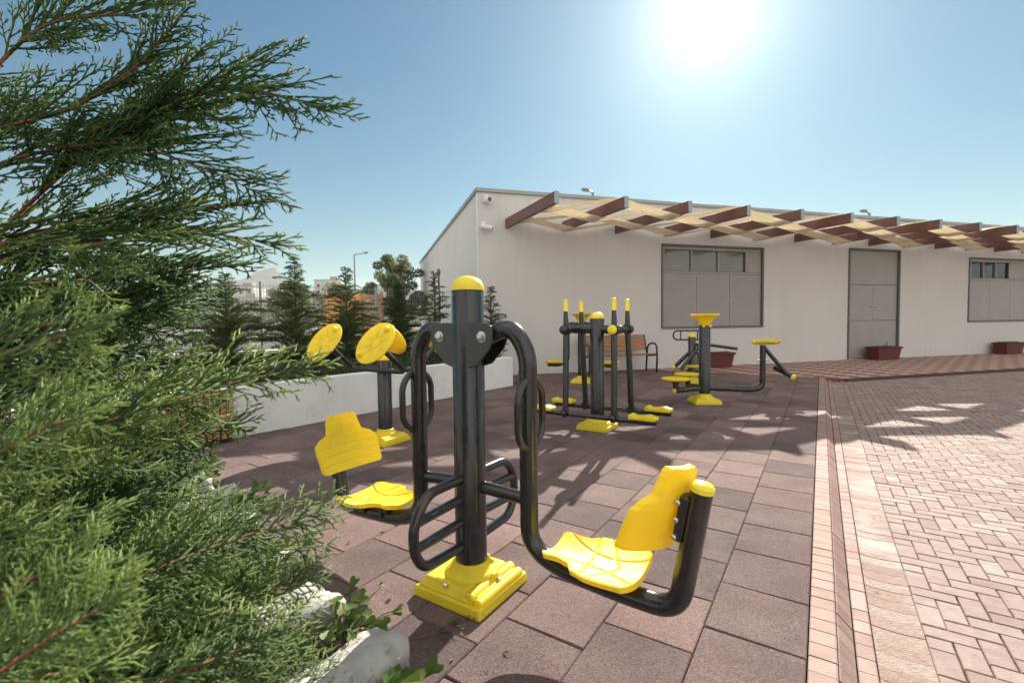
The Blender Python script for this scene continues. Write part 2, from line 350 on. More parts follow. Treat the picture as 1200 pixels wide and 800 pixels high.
# shallow brick gutter between kerb and road
b = MB(); t = KT0
while t < KT1-.1:
    b.cur = min(1, max(0, random.gauss(.5, .22))); dz = random.uniform(-.0012, .0012)
    pr = [(.203+.182*q/8, -.060-.007*math.sin(math.pi*q/8)**.8*(1-.25*q/8)+dz) for q in range(9)]
    prof_block(b, pr, t, t+BL, random.choice((.0002, .0004, .0008, .0014, .0026))); t += BL
tag(b.build('gutter', 'gutter', tint=True, smooth=False), kind='structure')
# herringbone road
b = MB(); BW = .09; RZ = -.06
PAV = lambda p: (p-F0).dot(FN) < 3.43
for x in range(0, 180):
    for y in range(-20, 250):
        d = (x-y) % 4
        if d == 0: w_, h_ = 2, 1
        elif d == 3: w_, h_ = 1, 2
        else: continue
        s0, t0 = .387+(x-1)*BW, y*BW; s1, t1 = s0+w_*BW, t0+h_*BW
        if s0 < .387: s0 = .387
        if s1-s0 < .02: continue
        c = on_kerb((s0+s1)/2, (t0+t1)/2)
        if c.y < .6 or abs(c.x) > c.y*1.25+1.2 or PAV(c) or c.y > 16: continue
        b.cur = min(1, max(0, random.gauss(.5, .24))); dz = random.uniform(-.002, .002)
        g = .0027
        brick_block(b, s0+g*random.uniform(.5, 1.6), s1-g*random.uniform(.5, 1.6), t0+g*random.uniform(.5, 1.6), t1-g*random.uniform(.5, 1.6), RZ, lambda s, t, z: on_kerb(s, t, z+dz), .004, .025)
tag(b.build('road', 'paver', tint=True, smooth=False), kind='structure')
q = [on_kerb(-.03, -2), on_kerb(20, -2), on_kerb(20, 24), on_kerb(-.03, 24)]
sheet('road_base', [(p.x, p.y) for p in q], -.096, 'joint')

# pavement with zigzag pavers along the facade
m = mat('zigzag pavers', (.3, .2, .17), .85, var=.12, scale=6, bump=.2, bscale=80)
n = m.node_tree.nodes; L = m.node_tree.links; bs = n['Principled BSDF']; src = bs.inputs['Base Color'].links[0].from_socket
tc = n.new('ShaderNodeTexCoord'); sp = n.new('ShaderNodeSeparateXYZ'); L.new(tc.outputs['Object'], sp.inputs[0])
def mth(op, a, b_=None, c_=None):
    q = n.new('ShaderNodeMath'); q.operation = op
    for i_, v_ in enumerate((a, b_, c_)):
        if v_ is None: continue
        if isinstance(v_, (int, float)): q.inputs[i_].default_value = v_
        else: L.new(v_, q.inputs[i_])
    return q.outputs[0]
zig = mth('MULTIPLY', mth('PINGPONG', sp.outputs[1], .16), 1.1)
ph = mth('FRACT', mth('DIVIDE', mth('ADD', sp.outputs[0], zig), .62))
band = mth('GREATER_THAN', ph, .5)
j1 = mth('LESS_THAN', mth('FRACT', mth('DIVIDE', mth('ADD', sp.outputs[0], zig), .155)), .05)
j2 = mth('LESS_THAN', mth('FRACT', mth('DIVIDE', sp.outputs[1], .16)), .06)
mx = n.new('ShaderNodeMix'); mx.data_type = 'RGBA'; L.new(band, mx.inputs[0]); mx.inputs[6].default_value = (.24, .095, .072, 1); mx.inputs[7].default_value = (.42, .33, .285, 1)
mj = n.new('ShaderNodeMix'); mj.data_type = 'RGBA'; L.new(mth('MAXIMUM', j1, j2), mj.inputs[0]); L.new(mx.outputs[2], mj.inputs[6]); mj.inputs[7].default_value = (.07, .05, .045, 1)
for l in list(src.node.inputs[6].links): L.remove(l)
L.new(mj.outputs[2], src.node.inputs[6]); M['zigzag'] = m
b = MB()
def loc_wall(p): d = V(p)-F0; return V((d.dot(FD), -d.dot(FN), d.z))
A = loc_wall(on_kerb(-5, 12.43)); B_ = loc_wall(on_kerb(-.03, 12.43))
B2 = V((B_.x+.25, -3.43, 0))
top = [V((A.x, A.y, 0)), V((B_.x, B_.y, 0)), B2, V((40, -3.43, 0)), V((40, .05, 0)), V((A.x, .05, 0))]
f_ = (B_.y-.05)/(B_.y-A.y); top[0] = V((B_.x+(A.x-B_.x)*f_, .05, 0)); top[5] = V((top[0].x+.01, .051, 0))
P = [V((p.x, p.y, .006)) for p in top]; P2 = [V((p.x, p.y, -.11)) for p in top]; nn = len(top)
b.add(P+P2, [tuple(range(nn))]+[(i, nn+i, nn+(i+1) % nn, (i+1) % nn) for i in range(nn)])
tag(b.build('pavement', 'zigzag', smooth=False, loc=F0, rotz=FROT), kind='structure')
b = MB(); b.box((20+B2.x/2, -3.47, -.05), (40-B2.x, .07, .115))
tag(b.build('pavement_edge', 'joint', smooth=False, loc=F0, rotz=FROT, bevel=.006), kind='structure')

# ------------------------------------------------------------------ the building
bld = empty('building', on_wall(-1.5), FROT)     # local x along the facade, y into the building
tag(bld, 'long flat-roofed white building with grey window and door panels behind the equipment', 'building')
U = lambda u: u+1.5
BH, BLEN, BDEP = 4.42, 34., 14.
holes = [(U(3.55), U(6.98), 1.08, 3.38), (U(10.26), U(12.47), .02, 3.49), (U(15.75), U(19.2), 1.13, 3.36), (U(22.6), U(26), 1.13, 3.36)]
b = MB(); xs = sorted({0, BLEN, *[h[0] for h in holes], *[h[1] for h in holes]}); zs = sorted({-.15, BH, *[h[2] for h in holes], *[h[3] for h in holes]})
def in_hole(x, z): return any(h[0] < x < h[1] and h[2] < z < h[3] for h in holes)
for i in range(len(xs)-1):
    for j in range(len(zs)-1):
        x0, x1, z0, z1 = xs[i], xs[i+1], zs[j], zs[j+1]
        if not in_hole((x0+x1)/2, (z0+z1)/2): b.add([(x0, 0, z0), (x1, 0, z0), (x1, 0, z1), (x0, 0, z1)], [(0, 1, 2, 3)])
for x0, x1, z0, z1 in holes:
    b.add([(x0, 0, z0), (x1, 0, z0), (x1, 0, z1), (x0, 0, z1), (x0, .2, z0), (x1, .2, z0), (x1, .2, z1), (x0, .2, z1)], [(0, 1, 5, 4), (1, 2, 6, 5), (2, 3, 7, 6), (3, 0, 4, 7), (4, 5, 6, 7)])
b.add([(0, 0, -.15), (0, BDEP, -.15), (0, BDEP, BH), (0, 0, BH)], [(0, 1, 2, 3)])
b.add([(0, BDEP, -.15), (BLEN, BDEP, -.15), (BLEN, BDEP, BH), (0, BDEP, BH)], [(0, 1, 2, 3)])
b.add([(BLEN, 0, -.15), (BLEN, BDEP, -.15), (BLEN, BDEP, BH), (BLEN, 0, BH)], [(0, 1, 2, 3)])
me = bpy.data.meshes.new('wall'); me.from_pydata([tuple(p) for p in b.v], [], b.f); me.update()
wall = link('wall', me, 'wall', bld)
b = MB(); b.box((BLEN/2, BDEP/2, BH+.02), (BLEN+.02, BDEP+.02, .04)); b.build('roof', 'trim', bld, smooth=False)
b = MB(); e_ = .05
b.box((BLEN/2, -.025, BH+.045), (BLEN+.1, .06, .09)); b.box((-.025, BDEP/2+.01, BH+.045), (.06, BDEP+.0, .09))
b.build('roof_trim', 'trim', bld, bevel=.008)
b = MB(); b.box((BLEN/2, -.012, .06), (BLEN, .02, .0)) if 0 else b.box((-.012, .03, BH/2), (.022, .05, BH-.02)); b.build('corner_strip', 'white', bld, bevel=.004)
def window(x0, x1, z0, z1, gx0, gx1, gz0, gz1, nP, glass, panes):
    f = MB(); t = .05; d = .07
    f.box(((x0+x1)/2, .0, z0+t/2), (x1-x0, d, t)); f.box(((x0+x1)/2, .0, z1-t/2), (x1-x0, d, t))
    f.box((x0+t/2, .0, (z0+z1)/2), (t, d-.006, z1-z0-2*t-.002)); f.box((x1-t/2, .0, (z0+z1)/2), (t, d-.006, z1-z0-2*t-.002))
    fr = f.build('window', 'frame', bld, bevel=.006)
    # lower panels
    ws = (x1-x0-2*t)/nP
    for i in range(nP):
        p = MB(); px0 = x0+t+i*ws+.006; px1 = x0+t+(i+1)*ws-.006; pz0 = z0+t+.004; pz1 = gz0-.07
        p.box(((px0+px1)/2, .045, (pz0+pz1)/2), (px1-px0, .03, pz1-pz0))
        q = 15
        if glass == 'glass':
            for r in range(q): p.box(((px0+px1)/2, .028, pz0+.06+(pz1-pz0-.12)*(r+.5)/q), (px1-px0-.16, .007, .006))
        p.build('panel', 'panel', fr, bevel=.004)
    p = MB()
    p.box(((x0+x1)/2, .05, gz0-.035), (x1-x0-2*t-.01, .05, .06)); p.box(((x0+x1)/2, .05, gz1+(z1-t-gz1)/2), (x1-x0-2*t-.01, .05, max(.02, z1-t-gz1-.004)))
    if x1-t-gx1 > .1: p.box(((gx1+x1-t)/2+.01, .045, (gz0+gz1)/2), (x1-t-gx1-.03, .03, gz1-gz0-.004))
    p.build('transom_frame', 'panel', fr, bevel=.006)
    ww = (gx1-gx0)/panes
    for i in range(panes):
        g = MB(); a, c = gx0+i*ww, gx0+(i+1)*ww
        g.box(((a+c)/2, .10, (gz0+gz1)/2), (c-a-.05, .02, gz1-gz0-.02)); g.build('pane', glass, fr, smooth=False)
        s = MB(); s.box((a+.0, .07, (gz0+gz1)/2), (.045, .06, gz1-gz0-.004)); s.build('mullion', 'panel', fr, bevel=.005)
    lk = MB(); lk.lathe([(.02, 0), (.02, .02), (.012, .035)], (x0+(x1-x0)*.70, .03, z0+t+(gz0-z0)*.42), (0, -1, 0), 12); lk.build('lock', 'steel', fr)
window(U(3.55), U(6.98), 1.08, 3.38, U(3.66), U(6.35), 2.66, 3.24, 3, 'glass', 3)
window(U(15.75), U(19.2), 1.13, 3.36, U(15.95), U(17.9), 2.66, 3.22, 3, 'glassdark', 3)
window(U(22.6), U(26), 1.13, 3.36, U(22.8), U(25), 2.66, 3.22, 3, 'glassdark', 3)
# double door of six panels
x0, x1, z0, z1 = holes[1]; t = .055
f = MB(); f.box(((x0+x1)/2, 0, z1-t/2), (x1-x0, .08, t))
f.box((x0+t/2, 0, (z0+z1-t)/2), (t, .074, z1-z0-t-.002)); f.box((x1-t/2, 0, (z0+z1-t)/2), (t, .074, z1-z0-t-.002))
door = f.build('door', 'frame', bld, bevel=.006)
for a, c in ((z0+.03, 1.225), (1.235, 2.355), (2.365, z1-t-.004)):
    for sx0, sx1 in ((x0+t+.004, (x0+x1)/2-.003), ((x0+x1)/2+.003, x1-t-.004)) if a == 1.235 else ((x0+t+.004, x1-t-.004),):
        p = MB(); p.box(((sx0+sx1)/2, .05, (a+c)/2), (sx1-sx0, .04, c-a)); p.build('panel', 'panel', door, bevel=.006)
for hx in (-.09, .09):
    h = MB(); h.lathe([(.028, 0), (.028, .012), (.011, .02), (.011, .05), (.03, .06), (.03, .075), (.016, .085)], ((x0+x1)/2+hx, .03, 1.68), (0, -1, 0), 14); h.build('handle', 'steel', door)

# ------------------------------------------------------------------ slatted canopy woven over beams
can = empty('canopy', on_wall(-.78, 0, 3.58), FROT)
tag(can, 'woven canopy of tan boards on brown beams projecting over the building front', 'canopy')
BS, BN, BL_, SK = 1.487, 16, 2.72, .20
for i in range(BN):
    b = MB(); x = BS*i; d = V((SK, -BL_, -.045)).normalized(); X = V((1, SK/BL_, 0)).normalized(); Z = X.cross(-d).normalized()*1
    if Z.z < 0: Z = -Z
    b.box(V((x, 0, .12))+d*(BL_/2), (.09, BL_, .23), (X, d, Z)); bm_ = b.build('beam', 'beam', can, bevel=.008)
    b = MB(); b.box(V((x, 0, .12))+d*(BL_+.012), (.094, .02, .234), (X, d, Z)); b.build('end_cap', 'beamcap', bm_, bevel=.004)
for r, oc in enumerate((2.22, 1.6, .98, .36)):
    b = MB(); hw = .24
    N_ = 12; under = (r % 2 == 0)
    zc = lambda i: .12-.045*oc/BL_+(-.137 if ((i % 2 == 0) == under) else .137)
    xs_ = []; steps = 6
    for i in range(BN-1):
        for q in range(steps): xs_.append((i*BS+BS*q/steps, zc(i)+(zc(i+1)-zc(i))*(.5-.5*math.cos(math.pi*q/steps))*.12+(zc(i+1)-zc(i))*q/steps*.88))
    xs_.append(((BN-1)*BS, zc(BN-1)))
    for pl in range(3):                              # three boards side by side in each woven strip
        o0 = oc-hw+pl*2*hw/3+.004; o1 = oc-hw+(pl+1)*2*hw/3-.004
        P = []; F = []
        for x, z in xs_:
            sk = SK*oc/BL_
            P += [(x+sk, -o0, z-.008), (x+sk, -o1, z-.008), (x+sk, -o1, z+.008), (x+sk, -o0, z+.008)]
        for i in range(len(xs_)-1):
            for q in range(4): F.append((i*4+q, i*4+(q+1) % 4, (i+1)*4+(q+1) % 4, (i+1)*4+q))
        F += [(0, 1, 2, 3), tuple((len(xs_)-1)*4+q for q in (3, 2, 1, 0))]
        b.add(P, F)
    b.build('canopy_strip', 'strip', can, smooth=False)

# ------------------------------------------------------------------ cameras, lamps
def sec_cam(p, aim, label, housing):
    t = tag(empty('security_camera', p, FROT), label, 'security camera', 'security cameras on the building corner')
    b = MB(); b.lathe([(.06, 0), (.06, .02), (.035, .035)], (0, 0, 0), (0, -1, 0), 16); b.tube(fillet([(0, -.03, 0), (0, -.12, 0), (0, -.12, -.05)], .04), .018, 10); b.build('bracket', 'white', t)
    a = V(aim).normalized(); b = MB(); c = V((0, -.12, -.09))
    L_ = .26 if housing else .16; r = .06 if housing else .085
    b.lathe([(.02, -.1), (r*.9, -.09), (r, -.06), (r, L_-.1), (r*.92, L_-.08)], c, a, 18); h = b.build('housing', 'white', t)
    b = MB(); b.lathe([(r*.6, 0), (r*.6, .015), (r*.3, .022)], c+a*(L_-.085), a, 16); b.build('lens', 'glassdark', h)
sec_cam(on_wall(-1.28, .0, 4.31), (.35, -1, -.12), 'upper security camera, round and white, under the roof edge of the building', False)
sec_cam(on_wall(-1.36, .0, 3.66), (1, -.25, -.2), 'lower security camera, long white housing pointing along the building wall', True)
def lamp(p, h, ang, label, arm=1.0):
    t = tag(empty('street_lamp', p, ang), label, 'street lamp', 'street lamps beyond the yard')
    b = MB(); b.tube([(0, 0, 0), (0, 0, h)], [.11, .06], 10); b.tube([(0, 0, h-.05), (arm, 0, h+.12)], .04, 8); b.build('pole', 'lampgrey', t)
    b = MB(); b.lathe([(.06, 0), (.10, .06), (.10, .3), (.04, .4)], (arm-.08, 0, h+.11), (1, 0, .12), 10); b.build('lamp_head', 'lampgrey', t)
lamp((-14.6, 44, -.1), 7.9, 0, 'street lamp rising between the background conifers, arm to the right')
lamp((4.1, 23.6, -.1), 7.8, math.pi, 'street lamp behind the roof above the first canopy beams', .25)
lamp((21.2, 28, -.1), 7.6, math.pi, 'small street lamp behind the roof near the door end of the canopy', .25)
t = tag(empty('camera_pole', (-2.0, 13.0, 0)), 'thin dark pole with a small camera head beside the building side wall', 'camera pole')
b = MB(); b.tube([(0, 0, 0), (0, 0, 2.62)], .028, 10); b.build('pole', 'frame', t)
b = MB(); b.lathe([(.03, 0), (.05, .03), (.05, .14), (.02, .18)], (0, 0, 2.62), (0, 0, 1), 14); b.build('camera_head', 'frame', t)

# ------------------------------------------------------------------ white planter with its bed, back wall and fence
PA, PB, PC_ = V((-3.299, 5.315, 0)), V((.016, 9.65, 0)), V((-2.005, 6.935, 0))
pd = (PB-PA).normalized(); pn = V((pd.y, -pd.x, 0))             # pn points to the playground
A0 = PA-pd*2.2
FP1, FP2 = V((-5.96, 9.1, 0)), V((-1.22, 12.8, 0)); fdv = (FP2-FP1).normalized(); FP0 = FP1-fdv*9
endd = V((-.52, .854, 0))
t = tag(empty('planter_wall', A0), 'low white concrete planter wall along the rubber floor', 'planter wall')
def slab(b, p, q, thick, z0, z1, nrm):
    d = (q-p).normalized(); c = (p+q)/2-nrm*thick/2
    b.box(c+V((0, 0, (z0+z1)/2)), ((q-p).length, thick, z1-z0), (d, nrm, V((0, 0, 1))))
b = MB(); slab(b, V((0, 0, 0)), PB-A0, .16, -.1, .59, pn); b.build('front_wall', 'planter', t, bevel=.012)
en = V((endd.y, -endd.x, 0))
b = MB(); slab(b, PB-A0-pn*.163, PB-A0-pn*.163+endd*2.05, .14, -.1, .588, en); b.build('end_wall', 'planter', t, bevel=.012)
pts = [A0-pn*.1, PB-pn*.1, PB+endd*2.2, FP2, FP1, FP0]
b = MB(); b.add([V((p.x, p.y, .50)) for p in pts], [tuple(range(6))]); tag(b.build('planter_soil', 'soil', smooth=False), kind='structure')
fn_ = V((fdv.y, -fdv.x, 0))
t = tag(empty('retaining_wall', FP0), 'dark coated low wall with a pale cap at the back of the planter', 'wall')
b = MB(); slab(b, V((0, 0, 0)), FP2-FP0, .2, -.1, .72, fn_); b.build('wall', 'liner', t, smooth=False)
b = MB(); slab(b, fn_*.02, FP2-FP0+fn_*.02, .26, .723, .775, fn_); b.build('cap', 'planter', t, bevel=.008)
fe = tag(empty('fence', FP0), 'grey wire mesh fence on the wall behind the conifers', 'fence')
LEN = (FP2-FP0).length; npn = 6; pw = LEN/npn
for i in range(npn+1):
    b = MB(); c = fdv*(pw*i)-fn_*.1; b.box(c+V((0, 0, 1.48)), (.045, .045, 1.42), (fdv, fn_, V((0, 0, 1)))); b.box(c+V((0, 0, 2.2)), (.055, .055, .02), (fdv, fn_, V((0, 0, 1)))); b.build('post', 'wire', fe, bevel=.004)
    if i == npn: break
    b = MB(); n_ = int(pw/.062); r = .0032
    for q in range(1, n_):
        c = fdv*(pw*(i+q/n_))-fn_*.1; b.box(c+V((0, 0, 1.5)), (2*r, 2*r, 1.34), (fdv, fn_, V((0, 0, 1))))
    for z in (.86, 1.0, 1.2, 1.4, 1.6, 1.8, 2.0, 2.12):
        c = fdv*(pw*(i+.5))-fn_*.093; b.box(c+V((0, 0, z)), (pw-.06, .007, .007), (fdv, fn_, V((0, 0, 1))))
    b.build('mesh_panel', 'wire', fe, smooth=False)

# ------------------------------------------------------------------ outdoor gym equipment
def lerp_tab(tab, x):
    for (x0, y0), (x1, y1) in zip(tab, tab[1:]):
        if x <= x1:
            f = (x-x0)/(x1-x0); f = max(0, min(1, f)); f = f*f*(3-2*f); return y0+(y1-y0)*f
    return tab[-1][1]
def shell(b, hw, x0, x1, zf, thick, fr, nx=110, ny=90, groove=None):
    """moulded shell: half width hw(x), height zf(x, v), fr maps local (x, y, z) to place"""
    P = []; F = []
    xs = [x0+(x1-x0)*(.5-.5*math.cos(math.pi*i/nx)) for i in range(nx+1)]
    for side in (0, 1):
        for i, x in enumerate(xs):
            e = min(i, nx-i)/nx; edge = min(1, (e*14))**.5 if e < 1/14 else 1
            for j in range(ny+1):
                v = math.sin((2*j/ny-1)*math.pi/2); h = hw(x)*(1-.06*(1-edge)); y = v*h
                z = zf(x, v)
                if side == 0:
                    if groove: z -= groove(x, y)
                    if abs(v) > .97: z -= .004
                else:
                    z -= thick; y *= .97
                P.append(fr(x, y, z))
    w_ = ny+1; N = (nx+1)*w_
    for i in range(nx):
        for j in range(ny):
            a = i*w_+j; F.append((a, a+1, a+1+w_, a+w_)); F.append((N+a, N+a+w_, N+a+1+w_, N+a+1))
    for i in range(nx):
        a = i*w_; F.append((a, a+w_, N+a+w_, N+a)); a = i*w_+ny; F.append((a, N+a, N+a+w_, a+w_))
    for j in range(ny):
        a = j; F.append((a, N+a, N+a+1, a+1)); a = nx*w_+j; F.append((a, a+1, N+a+1, N+a))
    return b.add(P, F)
def seat_groove(x, y):
    g = 0
    for c in (abs(y-.05-.9*(x+.02)**2*2.2-.0), abs(y+.05+.9*(x+.02)**2*2.2), abs(x-.02-.12*y), abs((x+.1)-.5*abs(y))): g = max(g, math.exp(-(c/.0038)**2))
    return .0065*g
def make_seat(parent, fr, sc=1.0):
    hw = lambda x: sc*lerp_tab([(-.205, .150), (-.17, .176), (-.03, .186), (.03, .172), (.075, .128), (.12, .118), (.18, .124), (.205, .105)], x/sc)
    zf = lambda x, v: .026*v*v+.20*max(0, -x/sc-.08)**1.5-.9*max(0, x/sc-.14)**2
    b = MB(); shell(b, hw, -.20*sc, .20*sc, zf, .024, fr, groove=seat_groove); return b.build('seat', 'yellow', parent)
def make_back(parent, fr, sc=1.0):
    hw = lambda x: sc*lerp_tab([(0, .180), (.02, .192), (.14, .198), (.17, .194), (.188, .172), (.228, .108), (.29, .096), (.315, .09), (.33, .074)], x/sc)
    zf = lambda x, v: .046*v*v*(1-.7*x/.33)+.012*(max(0, x/sc-.2)/.13)**2
    def gr(x, y):
        g = 0
        for q in (.05, .1, .15): g = max(g, math.exp(-((x/sc-q+.25*y*y)/.0035)**2))
        return .0045*g
    b = MB(); shell(b, hw, 0, .33*sc, zf, .030, fr, groove=gr); return b.build('backrest', 'yellow', parent)
def base_cover(parent, post_r, sc=1.0, flip=1):
    b = MB(); s = sc
    b.frustum((0, 0, 0), (.40*s, .405*s), (.388*s, .392*s), .05)
    b.frustum((-.035*s*flip, 0, .05), (.30*s, .375*s), (.245*s, .31*s), .042)
    for xx, zz, rr in ((.118, .066, .026), (.166, .052, .024)):
        b.tube([(xx*s*flip, -.175*s, zz), (xx*s*flip, .175*s, zz)], rr, 16)
    b.frustum((.13*s*flip, 0, .04), (.07*s, .33*s), (.05*s, .3*s), .035)
    b.lathe([(post_r+.055, .088), (post_r+.045, .105), (post_r+.022, .118), (post_r+.012, .148), (post_r+.003, .15)], (0, 0, 0), (0, 0, 1), 32)
    for yy in (-.15, .15): b.frustum((-.05*s*flip, yy*s, .085), (.1*s, .03*s), (.08*s, .02*s), .018)
    b.frustum((.12*s*flip, .015*s, .05), (.052*s, .07*s), (.03*s, .05*s), .058)
    o = b.build('base_cover', 'yellow', parent, bevel=.009, bseg=3)
    for bp, ba in (((.146*s*flip, .015*s, .075), (flip, 0, .5)), ((-.02*s*flip, -.165*s, .085), (0, -.6, .6))):
        b = MB(); b.lathe([(.011, 0), (.011, .012), (.006, .016)], bp, ba, 8); b.build('bolt', 'steel', o)
    return o
def post(parent, r, h, z0=.05):
    b = MB(); b.lathe([(r, z0), (r, h-.004), (r-.003, h)], n=36); return b.build('post', 'black', parent)
def dome_cap(parent, r, h):
    b = MB(); b.lathe([(r+.002, h), (r+.002, h+.012)]+[((r+.002)*math.cos(math.pi/2*i/8), h+.012+.058*math.sin(math.pi/2*i/8)*(r/.077)) for i in range(1, 9)], n=36); return b.build('cap', 'yellowcap', parent)
def rivets(b, pts, r=.006, axis=(0, -1, 0)):
    for p in pts: b.lathe([(r, 0), (r*.9, r*.5), (r*.4, r*.8)], p, axis, 10)
def end_cap(parent, p, ax, r):
    b = MB(); b.lathe([(r+.002, -.006), (r+.002, .012), (r*.85, .022), (r*.4, .028)], p, ax, 20); return b.build('end_cap', 'yellowcap', parent)

# --- leg press station in the sun
st = empty('leg_press', (-.211, 2.259, 0), KROT)
tag(st, 'large black leg press in the sun with two swinging yellow seats and a dome-capped post', 'leg press', 'yellow and black outdoor gym equipment')
base_cover(st, .077); p = post(st, .077, 1.455); dome_cap(p, .077, 1.455)
b = MB(); rivets(b, [V((math.cos(a), math.sin(a), 0))*.077+V((0, 0, 1.425)) for a in ()])
b.lathe([(.006, 0), (.005, .004)], V((-.045, -.062, 1.43)), (-.58, -.81, 0), 10); b.build('rivet', 'steel', p)
for sg in (-1, 1):
    b = MB()
    for yy in (-.062, .054):
        pr = [(.03, 1.30), (.155, 1.30), (.18, 1.285), (.186, 1.26), (.186, 1.215), (.17, 1.18), (.10, 1.105), (.03, 1.085)]
        b.prism([(x*sg, z) for x, z in pr], (0, yy, 0), (1, 0, 0), (0, 0, 1), (0, 1, 0), .009)
    br = b.build('bracket', 'black', st, bevel=.003)
    for yy, d in ((-.062, -1), (.063, 1)):
        b = MB(); b.lathe([(.026, 0), (.026, .003), (.019, .004), (.019, .014), (.012, .017)], (.128*sg, yy, 1.236), (0, d, 0), 12)
        b.build('bolt', 'steel', br)
    arm = MB()
    path = fillet([(.125*sg, 0, 1.236), (.25*sg, 0, 1.285), (.335*sg, 0, 1.17), (.335*sg, 0, .30), (.50*sg, 0, .235), (.80*sg, 0, .215), (.985*sg, 0, .215), (1.035*sg, 0, .50), (1.068*sg, 0, .69)], [.10, .13, .2, .12, .1, .17, .1], 8)
    rr = [.041]*len(path)
    arm.tube(path, rr, 20); arm.tube([(.125*sg, -.05, 1.236), (.125*sg, .05, 1.236)], .03, 18)
    ao = arm.build('swing_arm', 'black', st)
    d = (V(path[-1])-V(path[-2])).normalized(); end_cap(ao, path[-1], d, .041)
    # handle loop across the arm
    b = MB(); lp = []
    for q in range(40):
        a = 2*math.pi*q/40; y = .105*math.cos(a); z = .895+.105*math.sin(a)+(.05 if math.sin(a) > 0 else -.05)
        lp.append(V((.335*sg+.012*sg, y, z)))
    lp.append(lp[0]); b.tube(lp, .0165, 12, cap=False); b.build('handle_loop', 'black', ao)
    # seat on the bar, backrest on the tail of the arm
    def frs(x, y, z, sg=sg): c = V((.655*sg, 0, .315)); tl = R(7); return c+V((-sg*(x*math.cos(tl)+z*math.sin(tl)), y, z*math.cos(tl)+x*math.sin(tl)*.55+.0))
    se = make_seat(ao, frs, .98)
    b = MB(); b.box((.66*sg, 0, .272), (.22, .09, .02)); b.box((.60*sg, 0, .255), (.02, .1, .05)); b.box((.74*sg, 0, .255), (.02, .1, .05)); b.build('seat_bracket', 'black', ao, bevel=.003)
    tl = R(17)
    yw = R(23) if sg > 0 else R(6)
    def frb(x, y, z, sg=sg):
        z2 = -z*math.cos(yw)*1.0+y*math.sin(yw)*sg; y2 = y*math.cos(yw)+z*math.sin(yw)*0
        return V((.905*sg, 0, .445))+V((sg*(x*math.sin(tl)+z2*math.cos(tl)), y2, x*math.cos(tl)-z2*math.sin(tl)))
    make_back(ao, frb)
    b = MB()
    u_ = V((sg*math.sin(R(10)), 0, math.cos(R(10)))); X = V((u_.z*sg, 0, -u_.x*sg))
    b.box(V((1.0*sg, 0, .575)), (.034, .07, .17), (X, V((0, 1, 0)), u_)); bb = b.build('back_bracket', 'black', ao, bevel=.004)
    for z in (.51, .575, .64):
        for yy in (-.036, .036):
            b = MB(); b.lathe([(.011, 0), (.011, .01), (.006, .014)], (.975*sg+.11*sg*(z-.49), yy, z), (0, 1 if yy > 0 else -1, 0), 8); b.build('bolt', 'steel', bb)
    b = MB(); b.tube([(.06*sg, .012, .512), (.318*sg, .012, .50)], .030, 16); b.build('stop_bar', 'black', st)
    fr_ = MB(); y0 = sg
    fp = fillet([(0, .07*sg, .56), (0, .30*sg, .56), (0, .385*sg, .46), (0, .385*sg, .33), (0, .33*sg, .245), (0, .07*sg, .235)], .11, 8)
    fr_.tube(fp, .0225, 16)
    for z, e in ((.455, .375), (.345, .375)): fr_.tube([(0, .07*sg, z+.01), (0, e*sg, z)], .021, 14)
    fr_.build('footrest_frame', 'black', st)

# --- tai chi wheel station
KAX = (V((1, 0, 0)), V((0, 1, 0)), V((0, 0, 1)))
st = empty('wheel_trainer', (-1.41, 5.15, 0), KROT)
tag(st, 'arm trainer with four round tilted yellow wheels by the white planter wall', 'arm trainer', 'yellow and black outdoor gym equipment')
base_cover(st, .077, .97, 1); p = post(st, .077, .905); dome_cap(p, .077, .905)
for sg in (-1, 1):
    hub = [V((-.40, .44*sg, 1.105)), V((.40, .44*sg, 1.105))]
    n_ = V((0, .82*sg, .57)).normalized()
    b = MB()
    pth = fillet([hub[0]-n_*.03, V((-.42, .17*sg, .88)), V((-.40, .085*sg, .80)), V((.40, .085*sg, .80)), V((.42, .17*sg, .88)), hub[1]-n_*.03], [.1, .1, .1, .1], 6)
    b.tube(pth, .027, 14); b.tube([(0, 0, .80), (0, .09*sg, .80)], .03, 12); ar = b.build('arm', 'black', st)
    for h in hub:
        rd = .232
        b = MB(); b.lathe([(.001, .0), (rd*.5, -.004), (rd*.93, .004), (rd, .012), (rd+.004, .02), (rd, .028), (rd*.92, .03), (rd*.6, .022), (.06, .018), (.05, .026), (.001, .028)], h, n_, 44)
        # radial ribs on the face
        X = n_.cross(V((1, 0, 0))).normalized(); Y = n_.cross(X)
        for q in range(8):
            a = math.pi*q/4+.3; dr = X*math.cos(a)+Y*math.sin(a); b.box(h+dr*.12+n_*.0175, (.12, .03, .012), (dr, n_.cross(dr), n_))
        wh = b.build('wheel', 'yellow', ar)
        for s2 in (-1, 1):
            dr = (V((1, 0, 0))*.55*s2-n_.cross(V((1, 0, 0)))*(.8*s2*sg)).normalized()
            b = MB(); b.lathe([(.03, 0), (.03, .03), (.027, .05), (.018, .058)], h+dr*.175+n_*.02, n_, 18); b.build('knob', 'yellowcap', wh)

